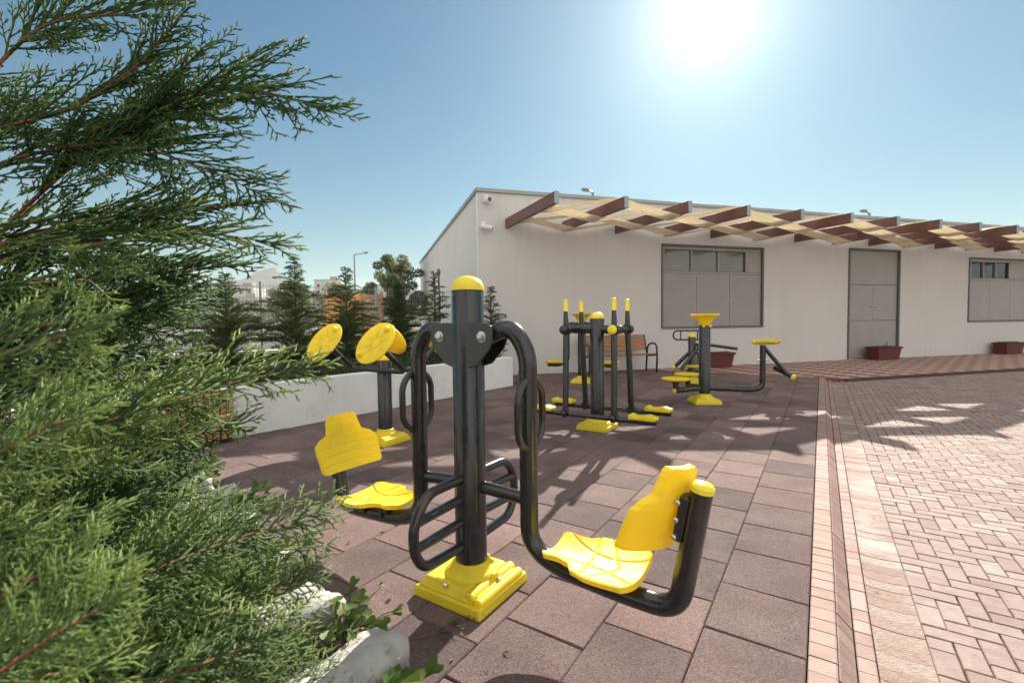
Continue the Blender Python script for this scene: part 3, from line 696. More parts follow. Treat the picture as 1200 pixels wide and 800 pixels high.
# --- air walker
st = empty('air_walker', (1.03, 5.68, 0), KROT)
tag(st, 'double air walker in the shade with upright yellow hand grips and swinging foot bars', 'air walker', 'yellow and black outdoor gym equipment')
base_cover(st, .085, .98, -1); p = post(st, .085, 1.335); dome_cap(p, .085, 1.335)
b = MB(); b.tube([(-.305, 0, 1.205), (.305, 0, 1.205)], .052, 18)
for sx in (-.305, .305): b.tube([(sx, -.24, 1.205), (sx, .24, 1.205)], .045, 18)
b.build('crossbar', 'black', st)
for sy in (-1, 1):
    y = .29*sy; yu = .22*sy
    for sx in (-.305, .305):
        b = MB(); b.tube([(sx+.02, y, .20), (sx, yu, 1.20), (sx-.005, yu, 1.46)], [.036, .036, .024], 16); b.lathe([(.06, -.05), (.064, -.04), (.064, .04), (.06, .05)], (sx, yu, 1.205), (0, 1, 0), 20)
        b.lathe([(.05, -.04), (.05, .04)], (sx+.02, y, .21), (0, 1, 0), 16)
        sw = b.build('swing_arm', 'black', st)
        b = MB(); b.lathe([(.031, 1.425), (.031, 1.43), (.026, 1.437), (.027, 1.545), (.024, 1.562), (.01, 1.566)], (sx-.005, yu, 0), (0, 0, 1), 16); b.build('hand_grip', 'yellowcap', sw)
        b = MB(); b.lathe([(.05, 0), (.055, .01), (.05, .03), (.03, .045)], (sx, yu+(.055 if sy > 0 else -.055), 1.205), (0, sy, 0), 18)
        b.build('pivot_cap', 'yellowcap' if (sx > 0) == (sy < 0) and sx > 0 else 'black', sw)
        b = MB(); b.lathe([(.036, 0), (.036, .02), (.02, .03)], (sx+.02, y+sy*.045, .21), (0, sy, 0), 14); b.build('end_cap', 'yellowcap' if sx < 0 and sy > 0 else 'black', sw)
    bar = MB(); bar.tube([(-.72, y, .20), (.80, y, .20)], .03, 14)
    fb = bar.build('foot_bar', 'black', st)
    for sx in (-.60, .66):
        w_ = .30; P = MB()
        pr = [(-.15, .0), (-.15, .05), (-.13, .056), (-.08, .034), (-.03, .036), (.03, .05), (.07, .054), (.11, .040), (.15, .034), (.15, .0)]
        P.prism(pr, (sx, y-.075, .226), (1, 0, 0), (0, 0, 1), (0, 1, 0), .15); P.build('foot_pad', 'yellow', fb, bevel=.008)

# --- trainers with a tray on the post
def tray(parent, r, h):
    b = MB(); b.lathe([(r+.006, h-.03), (r+.008, h), (r+.05, h+.075), (r+.095, h+.10), (r+.125, h+.118), (r+.13, h+.14), (r+.115, h+.15), (r+.09, h+.132), (.02, h+.128)], n=32)
    o = b.build('tray', 'yellow', parent)
    for a in (0, 2.1, 4.2, -1.0):
        b = MB(); b.sphere((math.cos(a)*(r+.008), math.sin(a)*(r+.008), h-.045), .02, 10); b.build('screw_cap', 'yellowcap', o)
st = empty('waist_twister', (3.02, 7.35, 0), math.atan2(-.04, 1))
tag(st, 'waist trainer with a tray on its post, a turning plate and a seat arm', 'waist trainer', 'yellow and black outdoor gym equipment')
base_cover(st, .085, 1.02); p = post(st, .085, 1.25); tray(p, .085, 1.25)
b = MB(); pth = fillet([(.06, 0, .235), (.70, -.02, .205), (.885, -.02, .24), (.885, -.02, .90)], .17, 8); b.tube(pth, .042, 16); b.lathe([(.09, 0), (.09, .012)], (.885, -.02, .66), (0, 0, 1), 16)
b.tube([(.90, -.02, .87), (1.22, -.06, .47)], .032, 12); b.tube([(1.13, .10, .54), (1.27, -.17, .42)], .038, 12); sa = b.build('seat_arm', 'black', st)
end_cap(sa, (1.27, -.17, .42), (.43, -.83, -.37), .045)
def frs(x, y, z): return V((.93, -.02, .925))+V((-x*1.0, y*.85, z*1.5+.02))
make_seat(sa, frs, .9)
for d, nm in (((-.50, -.12), 0), ((-.1, .52), 1)):
    D = V((d[0], d[1], 0)); Dn = D.normalized()
    b = MB(); b.tube(fillet([Dn*.06+V((0, 0, .235)), D*.8+V((0, 0, .215)), D+V((0, 0, .215))], .1), .04, 14); b.tube([D*.96+V((0, 0, .215)), D*.96+V((0, 0, .37))], .045, 14); ar = b.build('plate_arm', 'black', st)
    end_cap(ar, D+V((0, 0, .215)), Dn, .042)
    b = MB(); b.lathe([(.06, .355), (.17, .372), (.212, .385), (.218, .40), (.21, .412), (.17, .416), (.02, .412)], D*.96, (0, 0, 1), 32)
    for q in range(3): b.lathe([(.05+.05*q, .413), (.054+.05*q, .419), (.06+.05*q, .413)], D*.96, (0, 0, 1), 28)
    b.build('turning_plate', 'yellow', ar)
# --- seat station by the wall
st = empty('pendulum_trainer', (1.487, 10.0, 0), R(-20))
tag(st, 'far trainer with low hanging seats, half hidden behind the air walker', 'leg press', 'yellow and black outdoor gym equipment')
base_cover(st, .085, 1.05); p = post(st, .085, 1.33); tray(p, .085, 1.33)
for sg in (-1, 1):
    b = MB(); b.tube(fillet([(.05*sg, 0, 1.25), (.30*sg, 0, 1.25), (.30*sg, 0, .46), (.48*sg, 0, .37), (.75*sg, 0, .37)], [.05, .2, .12], 7), .04, 14); b.lathe([(.05, -.06), (.05, .06)], (.2*sg, 0, 1.25), (0, 1, 0), 14); ar = b.build('swing_arm', 'black', st)
    end_cap(ar, (.75*sg, 0, .37), (sg, 0, 0), .04)
    def frs(x, y, z, sg=sg): return V((.55*sg, 0, .425))+V((-sg*x, y, z*1.2))
    make_seat(ar, frs, 1.1)
# --- rowing trainer
st = empty('rowing_trainer', (3.73, 9.72, 0), R(-8))
tag(st, 'small rowing trainer with a black loop handle, seen behind the waist trainer post', 'rowing trainer', 'yellow and black outdoor gym equipment')
base_cover(st, .075, .9); p = post(st, .075, .96); 
b = MB(); b.lathe([(.078, .955), (.085, .96), (.085, 1.0), (.07, 1.015), (.02, 1.02)], n=28); b.build('cap', 'yellowcap', p)
b = MB(); lp = []
for q in range(44):
    a = 2*math.pi*q/44; lp.append(V((-.06+(.20 if math.cos(a) > 0 else -.20)+.09*math.cos(a), .12, .99+.095*math.sin(a))))
lp.append(lp[0]); b.tube(lp, .017, 10, cap=False)
for x in (-.20, .14): b.tube([(x, .12, .90), (x, .12, 1.08)], .013, 10)
b.tube([(0, .12, .9), (.06, 0, .80)], .025, 10); b.build('handle_loop', 'black', st)
b = MB(); b.tube([(.28, -.03, .80), (.86, -.10, .715)], .032, 12); b.tube([(0, 0, .80), (.30, -.03, .80)], .035, 12); ha = b.build('lever', 'black', st)
b = MB(); b.tube([(.15, -.10, .80), (-.25, -.16, .30)], .04, 12); b.tube([(-.05, .05, .62), (-.32, .10, .33)], .04, 12); b.tube([(-.1, .0, .24), (.25, .0, .24)], .04, 12); lg = b.build('leg_link', 'black', st)
b = MB(); b.sphere((.16, -.1, .80), .06); b.build('joint_cap', 'yellowcap', lg); b = MB(); b.sphere((-.34, .10, .32), .05); b.build('joint_cap', 'yellowcap', lg)
def frs(x, y, z): return V((.0, -.22, .36))+V((x, y*.9, z))
make_seat(st, frs, .9)

# ------------------------------------------------------------------ bench, pots, crate
bn = empty('park_bench', (2.75, 11.50, 0), FROT)
tag(bn, 'brown slatted bench with black tube armrests standing against the building wall', 'bench')
def slats(name, specs):
    b = MB()
    for c, s, tl in specs:
        Y = V((0, math.cos(tl), math.sin(tl))); Z = V((0, -math.sin(tl), math.cos(tl))); b.box(c, s, (V((1, 0, 0)), Y, Z))
    b.build(name, 'wood', bn, bevel=.008)
slats('seat', [((0, .06+.105*i, .47-.012*i), (1.80, .092, .035), R(-5)) for i in range(4)])
slats('backrest', [((0, .475+.038*i, .60+.10*i), (1.80, .09, .032), R(76)) for i in range(4)])
for sx in (-.93, .93):
    b = MB(); b.tube(fillet([(sx, .02, 0), (sx, .0, .48), (sx, .03, .72), (sx, .25, .74), (sx, .43, .66), (sx, .50, 0)], [.2, .14, .12, .16], 7), .024, 14)
    b.tube([(sx, .01, .445), (sx, .46, .40)], .02, 12); b.tube([(sx, .45, .40), (sx, .60, .94)], .02, 12); b.lathe([(.04, 0), (.04, .008)], (sx, .02, 0), n=14); b.lathe([(.04, 0), (.04, .008)], (sx, .5, 0), n=14)
    b.build('armrest', 'black', bn)
bar = MB(); bar.tube([(0, 0, 0), (.10, .20, .46)], .022, 12); tag(bar.build('steel_prop', 'black', loc=(.09, 9.75, 0)), 'short black steel bar leaning beside the end of the white planter', 'bar')
def flower_pot(u, off, wdt, label, sprout):
    t = tag(empty('plant_trough', on_wall(u, off, .006), FROT), label, 'plant trough', 'brown plastic troughs along the building wall')
    b = MB(); a = (wdt*.86, .32); c = (wdt, .40); h = .40
    b.frustum((0, 0, 0), a, c, h)
    b.frustum((0, 0, h-.05), (wdt+.04, .44), (wdt+.06, .46), .052)
    b.build('trough', 'pot', t, bevel=.01)
    b = MB(); b.box((0, 0, h+.004), (wdt-.02, .38, .012)); rnd = random.Random(int(u*10))
    for q in range(30): b.sphere((rnd.uniform(-.45, .45)*wdt, rnd.uniform(-.15, .15), h+.005), rnd.uniform(.01, .03), 6)
    b.build('soil', 'soil', t)
    if sprout:
        b = MB(); rnd = random.Random(3)
        for q in range(5):
            x = .1+rnd.uniform(-.05, .05); b.tube([(x, 0, h), (x+rnd.uniform(-.06, .06), rnd.uniform(-.05, .05), h+rnd.uniform(.1, .2))], [.006, .003], 6)
        b.build('dry_stalks', 'trunk', t)
flower_pot(5.05, .34, .92, 'brown plastic trough under the first window, behind the waist trainer seat', False)
flower_pot(11.35, .34, 1.0, 'brown plastic trough with a dry stalk in front of the grey door', True)
flower_pot(17.3, .34, .95, 'brown plastic trough under the far right window', False)
crt = tag(empty('slatted_planter', (-3.35, 5.02, 0), math.atan2(pd.y, pd.x)-math.pi/2), 'reddish wooden slatted box with a black base at the near end of the planter wall', 'wooden box')
b = MB(); b.box((-.45, -.0, .30), (.99, .60, .55)) if 0 else None
for i in range(15): b.box((.225-.075*i-.45+.24, -.28, .32), (.055, .022, .54))
for i in range(8): b.box((.345-.34+.03, -.25+.075*i, .32), (.022, .055, .54))
b.build('slats', 'crate', crt, bevel=.004)
b = MB(); b.box((-.50, .0, .035), (1.07, .57, .06)); b.box((-.50, .0, .56), (1.0, .5, .03)); b.build('base_frame', 'liner', crt, bevel=.005)
b = MB(); b.box((-.5, 0, .31), (1.0, .5, .50)); b.build('liner', 'liner', crt, smooth=False)

# ------------------------------------------------------------------ foliage built from twig segments
class Seg:
    """collects tapered three-sided twig segments and turns them into one mesh"""
    def __init__(s): s.a = []; s.b = []; s.ra = []; s.rb = []; s.t = []
    def add(s, a, b, ra, rb, t): s.a.append(a); s.b.append(b); s.ra.append(ra); s.rb.append(rb); s.t.append(t)
    def build(s, name, m, parent, loc=None):
        A = np.array(s.a, float); B = np.array(s.b, float); n = len(A)
        ra = np.array(s.ra)[:, None]; rb = np.array(s.rb)[:, None]
        D = B-A; D /= np.maximum(np.linalg.norm(D, axis=1, keepdims=True), 1e-9)
        ref = np.tile([0., 0, 1], (n, 1)); ref[np.abs(D[:, 2]) > .9] = [1, 0, 0]
        X = np.cross(D, ref); X /= np.linalg.norm(X, axis=1, keepdims=True); Y = np.cross(D, X)
        Vs = np.zeros((n, 6, 3))
        for j in range(3):
            c, s_ = math.cos(2*math.pi*j/3), math.sin(2*math.pi*j/3)
            Vs[:, j] = A+(X*c+Y*s_)*ra; Vs[:, 3+j] = B+(X*c+Y*s_)*rb
        base = (np.arange(n)*6)[:, None]
        q = np.concatenate([base+np.array([[j, (j+1) % 3, 3+(j+1) % 3, 3+j]]) for j in range(3)], 0)
        tr = base+np.array([[3, 4, 5]])
        me = bpy.data.meshes.new(name); nv = n*6; nq = len(q); nl = nq*4+n*3
        me.vertices.add(nv); me.vertices.foreach_set('co', Vs.reshape(-1)); me.loops.add(nl); me.polygons.add(nq+n)
        me.loops.foreach_set('vertex_index', np.concatenate([q.reshape(-1), tr.reshape(-1)]).astype(np.int32))
        me.polygons.foreach_set('loop_start', np.concatenate([np.arange(nq)*4, nq*4+np.arange(n)*3]).astype(np.int32))
        me.polygons.foreach_set('use_smooth', np.ones(nq+n, bool))
        at = me.attributes.new('tint', 'FLOAT', 'POINT'); at.data.foreach_set('value', np.repeat(np.array(s.t, np.float32), 6))
        me.update(calc_edges=True); me.validate()
        return link(name, me, m, parent, loc=loc)
def unit(v): return v/max(np.linalg.norm(v), 1e-9)
def curve_pts(pts, n):
    return [np.array(p) for p in smooth_path(pts, n)]
def twig(S, p, d, side, nrm, L, r, tint, rg, gap, tlen, sub=True, young=0):
    """a flat scale-leaf spray: a bending axis with alternate threads in the plane of nrm"""
    n = max(3, int(L/gap)); q = np.array(p); dd = unit(d); flip = 1 if rg.random() < .5 else -1
    bend = side*rg.uniform(-.010, .022)-np.array([0, 0, rg.uniform(0, .008)])
    for i in range(n):
        f = i/n; nd = unit(dd+bend+rg.normal(0, .03, 3)); q2 = q+nd*(L/n)
        tt = tint+(.30*f*f+.1)*young+rg.normal(0, .05)
        S.add(q, q2, r*(1-.55*f), r*(1-.55*(f+1/n)), tt)
        if i > 0:
            s2 = np.cross(nrm, nd)*flip; flip = -flip
            tl = tlen*(1-.65*f)*rg.uniform(.7, 1.15)*(min(1, .5+i/4))
            td = unit(nd*.80+s2*.62+nrm*rg.normal(0, .14))
            m1 = q2+td*tl*.55; td2 = unit(td+nd*.30+rg.normal(0, .06, 3)); m2 = m1+td2*tl*.45
            S.add(q2, m1, r*.86, r*.82, tt); S.add(m1, m2, r*.82, r*.28, tt+.10*young+.05)
            if sub and tl > .016:
                for w_ in ((.5,) if rg.random() < .7 else (.35, .65)):
                    sb = np.cross(nrm, td)*(1 if rg.random() < .5 else -1); bd = unit(td*.85+sb*.55+nrm*rg.normal(0, .12)); b0 = q2+td*tl*w_*.9
                    S.add(b0, b0+bd*tl*.42, r*.78, r*.28, tt+.12*young+.03)
        q = q2; dd = nd
def bough(S, W, path, nrm, rg, t0=.2, latL=.17, n_lat=34, r=.0016, tint=.4, gap=.0085, tlen=.03, rl=.008, young=1, sub=True):
    """a limb (wood goes to W) carrying laterals that carry sprays"""
    P = curve_pts(path, 10); n = len(P); tot = n-1
    for i in range(n-1):
        f = i/tot; W.add(P[i], P[i+1], rl*(1-.85*f), rl*(1-.85*(f+1/tot)), .5) if f < .93 else S.add(P[i], P[i+1], r*1.1, r, tint)
    flip = 1
    for k_ in range(n_lat):
        f = t0+(1-t0)*(k_+rg.uniform(0, .8))/n_lat; f = min(f, .995); x = f*tot; i = int(x); p = P[i]+(P[min(i+1, n-1)]-P[i])*(x-i)
        d = unit(P[min(i+1, n-1)]-P[max(i-1, 0)]); u = (f-t0)/(1-t0)
        nn = unit(nrm+rg.normal(0, .22, 3)); s = np.cross(nn, d)*flip; flip = -flip
        L = latL*(.35+.65*math.sin(math.pi*min(1, .18+u*.9)))*(1-.72*u**1.6)*rg.uniform(.65, 1.15)
        ld = unit(d*rg.uniform(.65, 1.0)+s*rg.uniform(.6, .85)+nn*rg.normal(0, .16))
        # lateral axis with its own sprays
        m = max(2, int(L/.019)); q = p; dd = ld; fl = 1
        for j in range(m):
            g = j/m; dd = unit(dd+d*.05+rg.normal(0, .03, 3)); q2 = q+dd*(L/m)
            S.add(q, q2, r*1.5*(1-.5*g), r*1.5*(1-.5*(g+1/m)), tint-.05)
            sp = np.cross(nn, dd)*fl; fl = -fl; l2 = L*.50*(1-.6*g)*rg.uniform(.7, 1.2)
            tl_ = min(tlen, l2*.42)
            twig(S, q2, unit(dd*.9+sp*.55+nn*rg.normal(0, .15)), sp, nn, max(.022, l2), r, tint+rg.normal(0, .1), rg, gap, tl_, sub, young)
            q = q2
        twig(S, q, dd, np.cross(nn, dd), nn, max(.03, L*.42), r, tint+.05+rg.normal(0, .1), rg, gap, tlen*.8, sub, young)
    twig(S, P[-1], unit(P[-1]-P[-2]), np.cross(nrm, unit(P[-1]-P[-2])), nrm, latL*.27, r, tint+.1, rg, gap, tlen*.8, sub, young)

# --- the cypress in front: limbs reach out of one trunk just left of the frame
TRK = (-1.32, .98)
t = tag(empty('cypress_tree', (TRK[0], TRK[1], .1)), 'large feathery cypress in the near bed, its branches reaching over the yard', 'tree')
o3 = np.array([TRK[0], TRK[1], .1])
b = MB(); b.tube([(0, 0, -.15), (.01, .0, .5), (-.01, .02, 1.2), (.0, .0, 2.0), (.02, -.01, 2.7)], [.085, .075, .058, .04, .018], 14); b.build('trunk', 'bark', t)
S = Seg(); W = Seg(); rg = np.random.default_rng(11)
BR = [  # limb points, plane normal hint, lateral length, tint, number of laterals, youngness
 ([(-.95, .95, 1.56), (-.73, .90, 1.67), (-.50, .85, 1.72), (-.31, .82, 1.665)], (.15, -.75, .65), .21, .36, 44, .7),
 ([(-1.05, 1.00, 1.86), (-.90, .95, 1.90), (-.71, .90, 1.885), (-.59, .88, 1.90)], (.1, -.8, .5), .14, .34, 30, .7),
 ([(-1.08, .95, 1.67), (-.83, .90, 1.71), (-.66, .85, 1.76), (-.59, .85, 1.83)], (.3, -.8, .4), .13, .34, 30, .7),
 ([(-.96, .85, 1.57), (-.70, .82, 1.615), (-.53, .80, 1.57), (-.40, .78, 1.51)], (.0, -.7, .7), .15, .32, 34, .6),
 ([(-1.08, .95, 1.46), (-.78, .90, 1.50), (-.63, .88, 1.51), (-.50, .90, 1.53)], (.1, -.6, .8), .14, .28, 30, .5),
 ([(-.86, .75, 1.42), (-.67, .75, 1.43), (-.52, .76, 1.45), (-.39, .78, 1.435)], (-.1, -.5, .85), .13, .48, 34, 1),
 ([(-1.04, .90, 1.36), (-.81, .90, 1.39), (-.66, .90, 1.40), (-.54, .93, 1.42)], (0, -.5, .85), .14, .36, 30, .8),
 ([(-.93, .80, 1.27), (-.75, .80, 1.31), (-.67, .82, 1.33), (-.62, .84, 1.335)], (.1, -.6, .8), .15, .34, 34, .7),
 ([(-.87, .75, 1.05), (-.70, .75, 1.13), (-.53, .78, 1.19), (-.36, .82, 1.225)], (-.05, -.62, .75), .155, .60, 44, 1.2),
 ([(-.99, .85, 1.03), (-.78, .85, 1.05), (-.65, .88, 1.08), (-.53, .90, 1.11)], (0, -.5, .85), .14, .36, 32, .7),
 ([(-.72, .60, .85), (-.59, .62, .92), (-.47, .66, .97), (-.30, .72, 1.01)], (.1, -.65, .7), .12, .50, 44, 1),
 ([(-.68, .60, .79), (-.56, .62, .85), (-.44, .66, .88), (-.32, .70, .915)], (.1, -.6, .8), .11, .46, 40, 1),
 ([(-.84, .70, .90), (-.74, .72, .96), (-.70, .74, .99), (-.65, .78, 1.02)], (0, -.6, .8), .12, .36, 30, .8),
 ([(-.70, .50, 1.08), (-.58, .50, 1.15), (-.51, .50, 1.19), (-.46, .50, 1.205)], (.2, -.75, .6), .075, .62, 26, 1.1),
 ([(-.62, .42, .88), (-.48, .42, .98), (-.42, .42, 1.02), (-.365, .42, 1.05)], (.2, -.75, .6), .07, .62, 28, 1.1),
 ([(-.59, .55, .79), (-.47, .55, .85), (-.40, .58, .87), (-.32, .62, .88)], (0, -.6, .8), .09, .5, 34, 1),
 ([(-.68, .50, 1.18), (-.57, .50, 1.26), (-.52, .52, 1.285), (-.47, .52, 1.295)], (.1, -.7, .6), .08, .55, 26, 1),
 ([(-.66, .50, .92), (-.57, .50, 1.00), (-.52, .50, 1.03), (-.48, .50, 1.05)], (.1, -.7, .6), .08, .55, 26, 1),
 ([(-.57, .60, .74), (-.45, .60, .80), (-.36, .60, .82), (-.28, .62, .81)], (0, -.5, .8), .10, .46, 34, 1),
]
for pts, nh, ll, ti, nl, yg in BR:
    p0 = np.array(pts[0]); root = np.array([TRK[0], TRK[1], max(.3, p0[2]-.28)])
    mid = root*.45+p0*.55-np.array([0, 0, .02])
    path = [tuple(np.array(p)-o3) for p in ([root, mid]+[np.array(p) for p in pts])]
    sc_ = max(.62, min(1, (pts[-1][1])/.85))
    bough(S, W, path, unit(np.array(nh)), rg, .40, ll*1.12, int(nl*1.35), .0020*sc_, ti, .0084*sc_, .050*sc_, .0066, yg)
def unproj(px, py, d):
    v = cr*((px-600)/F_PX)-cu*((py-400)/F_PX)+fw; return np.array(V((0, 0, EYE))+v*(d/v.y))
LOW = [((365, 640), .74, .5), ((352, 612), .80, .45), ((352, 720), .70, .55), ((300, 640), .86, .4), ((345, 770), .66, .5), ((225, 655), .88, .4), ((285, 700), .78, .55), ((230, 640), .82, .45), ((300, 790), .60, .55), ((200, 720), .66, .55),
       ((180, 590), .80, .5), ((140, 680), .60, .6), ((215, 790), .54, .6), ((120, 600), .62, .6), ((60, 740), .48, .65), ((130, 780), .46, .65), ((40, 620), .50, .6), ((235, 475), .95, .35), ((140, 432), .92, .35), ((120, 440), .80, .45), ((60, 470), .66, .5), ((145, 390), .95, .35), ((30, 330), .70, .4), ((90, 250), .85, .35)]
for (px, py), d, ti in LOW:
    tip = unproj(px, py, d); b1 = unproj(px-150, py+rg.uniform(10, 45), d*.97); b2 = unproj(px-300, py+rg.uniform(50, 110), d*.97)
    BR.append(([tuple(b2), tuple(b2*.5+b1*.5), tuple(b1), tuple(tip)], (rg.normal(0, .2), -.65, .7), .125*d/.75, ti, 36, .9))
BR_DONE = 19
for pts, nh, ll, ti, nl, yg in BR[BR_DONE:]:
    p0 = np.array(pts[0]); root = np.array([TRK[0], TRK[1], max(.25, p0[2]-.28)]); mid = root*.45+p0*.55-np.array([0, 0, .02])
    path = [tuple(np.array(p)-o3) for p in ([root, mid]+[np.array(p) for p in pts])]; sc_ = max(.62, min(1, pts[-1][1]/.85))
    bough(S, W, path, unit(np.array(nh)), rg, .45, ll, nl, .0020*sc_, ti, .0086*sc_, .048*sc_, .0055, yg)
# inner boughs filling the crown behind the ones in front
for q in range(60):
    z = rg.uniform(.5, 2.25); az = rg.uniform(-.35, 1.15) if q % 3 else rg.uniform(-2.2, 2.6)
    if z > 1.5 and q % 5 < 4: continue
    L = (.58 if z < .78 else .46 if z < 1.6 else .42)*rg.uniform(.75, 1.05); dx, dy = math.cos(az), math.sin(az)
    if dy < -.1 and dx > .2: L *= .75
    up = rg.uniform(.0, .22)
    r0 = np.array([TRK[0], TRK[1], z-.12]); e = r0+np.array([dx*L, dy*L, up]); m_ = (r0+e)/2+np.array([0, 0, .03])
    path = [tuple(r0-o3), tuple(m_-o3), tuple(e-o3), tuple(e+np.array([dx*.1, dy*.1, .01])-o3)]
    bough(S, W, path, unit(np.array([rg.normal(0, .25), -.5, .75])), rg, .22, .19, 30, .0026, .30, .0105, .045, .008, .5, sub=False)
W.build('branches', 'bark', t); S.build('crown', 'cypress', t)

# --- young conifers in the planter, each its own plant
def small_conifer(p, h, w_, seed, label, n_b=64, tint=.42, droop=.1, full=1.0):
    n_b = int(n_b*1.45)
    rg = np.random.default_rng(seed); t = tag(empty('conifer', p), label, 'tree', 'young conifers along the planter')
    b = MB(); ln = rg.normal(0, .03, 2); b.tube([(0, 0, -.05), (ln[0], ln[1], h*.5), (ln[0]*.5, ln[1]*.5, h*.98)], [.03, .02, .004], 8); b.build('trunk', 'trunk', t)
    S = Seg(); ga = 2.4
    for i in range(n_b):
        f = .06+.92*(i+rg.uniform(0, .9))/n_b; z = h*f; az = i*ga+rg.normal(0, .35)
        L = w_*(1-f)**.75*(.55+.45*min(1, f/.18))*rg.uniform(.45, 1.32); L = max(L, .07)
        ax = np.array([math.cos(az), math.sin(az), 0]); rise = rg.uniform(.12, .62)
        p0 = np.array([ln[0]*min(1, f*2), ln[1]*min(1, f*2), z]); e = p0+ax*L+np.array([0, 0, L*rise-droop*L]); mid = p0+ax*L*.55+np.array([0, 0, L*rise*.75])
        P = curve_pts([p0, mid, e], 4); nrm = unit(np.array([-ax[0]*.4+rg.normal(0, .25), -ax[1]*.4+rg.normal(0, .25), 1]))
        ti = tint+rg.normal(0, .10)
        for a_, b_ in zip(P, P[1:]): S.add(a_, b_, .006, .005, ti-.1)
        m = max(4, int(L/.032)*1); fl = 1
        for j in range(m+1):
            g = (j+.6)/(m+1); x = g*(len(P)-1); k_ = min(int(x), len(P)-2); q = P[k_]+(P[k_+1]-P[k_])*(x-k_); d = unit(P[k_+1]-P[k_])
            for fl in (-1, 1):
                s_ = np.cross(nrm, d)*fl; l2 = L*.42*(1-.75*g)*rg.uniform(.6, 1.2)+.035
                dd = unit(d*.85+s_*.6+nrm*rg.normal(.08, .2)); nt_ = max(3, int(l2/.020)); q1 = q; f2 = 1
                for v in range(nt_):
                    q2 = q1+dd*(l2/nt_); S.add(q1, q2, .0045, .004, ti+.1*v/nt_)
                    s3 = np.cross(nrm, dd)*f2; f2 = -f2; tl = .034*full*(1-.5*v/nt_)*rg.uniform(.7, 1.3)
                    S.add(q1, q1+unit(dd*.8+s3*.6+nrm*rg.normal(0, .45))*tl, .0046, .0016, ti+.15+rg.normal(0, .06)); q1 = q2
    S.build('crown', 'conifer', t)
small_conifer((-5.06, 8.30, .5), 1.74, .86, 1, 'wide dark conifer nearest the cypress, farthest left in the planter row', 74, .40)
small_conifer((-4.13, 9.00, .5), 2.10, .78, 2, 'tall narrow conifer with a thin leader standing left of the tilted yellow wheel', 84, .40)
small_conifer((-3.40, 9.60, .5), 1.98, .72, 3, 'loose conifer standing in front of the orange plank screen', 74, .46)
small_conifer((-2.42, 10.10, .5), 1.72, .56, 4, 'dense dark bushy conifer behind the second yellow wheel', 110, .34, .05, 1.2)
small_conifer((-1.70, 10.60, .5), 1.98, .56, 5, 'open-tiered conifer beside the building side wall', 54, .36)
small_conifer((-.50, 10.62, .5), 1.64, .50, 6, 'thin conifer half hidden by the leg press post at the building corner', 50, .32)

def leaf_mass(name, m, parent, pts, size, rg, kind=None, flat=.5, loc=None, tints=(.2, .9)):
    n = len(pts); C_ = np.array(pts); a = rg.uniform(0, 2*math.pi, n); nz = rg.normal(0, flat, (n, 3))+np.array([0, 0, 1.]); nz /= np.linalg.norm(nz, axis=1, keepdims=True)
    ref = np.stack([np.cos(a), np.sin(a), np.zeros(n)], 1); X = np.cross(nz, ref); X /= np.linalg.norm(X, axis=1, keepdims=True); Y = np.cross(nz, X)
    s = size*rg.uniform(.55, 1.25, (n, 1)); Vs = np.stack([C_-Y*s, C_+X*s*.55+nz*s*.12, C_+Y*s*1.1, C_-X*s*.55+nz*s*.12], 1)
    me = bpy.data.meshes.new(name); me.from_pydata(Vs.reshape(-1, 3).tolist(), [], [(4*i, 4*i+1, 4*i+2, 4*i+3) for i in range(n)]); me.update()
    at = me.attributes.new('tint', 'FLOAT', 'POINT'); at.data.foreach_set('value', np.repeat(rg.uniform(*tints, n).astype(np.float32), 4))
    o = link(name, me, m, parent, loc=loc)
    if kind: o['kind'] = kind
    return o
rg = np.random.default_rng(5)
# low dark planting in the planter
pts = []
for i in range(15000):
    f = rg.uniform(0, 1); g = rg.uniform(0, 1)**1.3; p = A0+(PB-A0)*f-pn*(.2+g*2.2); cl = .5+.5*math.sin(p.x*5+1.3*math.sin(p.y*4))*math.sin(p.y*6+p.x)
    hgt = .05+.22*cl*(1 if g < .6 else .7)
    pts.append((p.x, p.y, .5+rg.uniform(0, hgt)))
leaf_mass('ground_cover', 'cover', None, pts, .032, rg, 'stuff', .9)

# deciduous tree beyond the fence
def round_tree(p, h, w_, seed, label, leaf=.06, n=17000, tint=(.2, 1)):
    rg = np.random.default_rng(seed); t = tag(empty('leafy_tree', p), label, 'tree')
    b = MB(); b.tube([(0, 0, -.2), (.05, 0, h*.35), (0, .05, h*.8)], [.13, .09, .03], 10)
    cl = []
    for q in range(60):
        a = rg.uniform(0, 6.28); z = h*rg.uniform(.40, .97); rr = w_*math.sqrt(max(.05, 1-((z/h-.6)/.42)**2))*rg.uniform(.25, .95); c = np.array([math.cos(a)*rr, math.sin(a)*rr, z]); cl.append((c, rg.uniform(.18, .36)*w_*.75))
        b.tube([(0, 0, h*.33+q*.02), tuple(c*.6+np.array([0, 0, h*.15])), tuple(c)], [.04, .025, .008], 6)
    b.build('trunk', 'trunk', t); pts = []
    for q in range(n):
        c, r_ = cl[rg.integers(len(cl))]; v = rg.normal(0, 1, 3); v = v/np.linalg.norm(v)*rg.uniform(.35, 1)**.5*r_; pts.append(tuple(c+v*np.array([1, 1, .8])))
    leaf_mass('crown', 'broad', t, pts, leaf, rg, None, 1.2, tints=tint)
round_tree((-5.4, 22, 0), 4.5, 1.55, 21, 'round grey-green leafy tree beyond the fence, left of the building')
round_tree((-22, 60, 0), 6.2, 3.6, 22, 'distant leafy tree seen above the fence behind the tallest conifer', .28, 2500)
round_tree((-31, 66, 0), 7.0, 3.2, 23, 'distant leafy tree seen above the fence beside the widest conifer', .28, 2500)
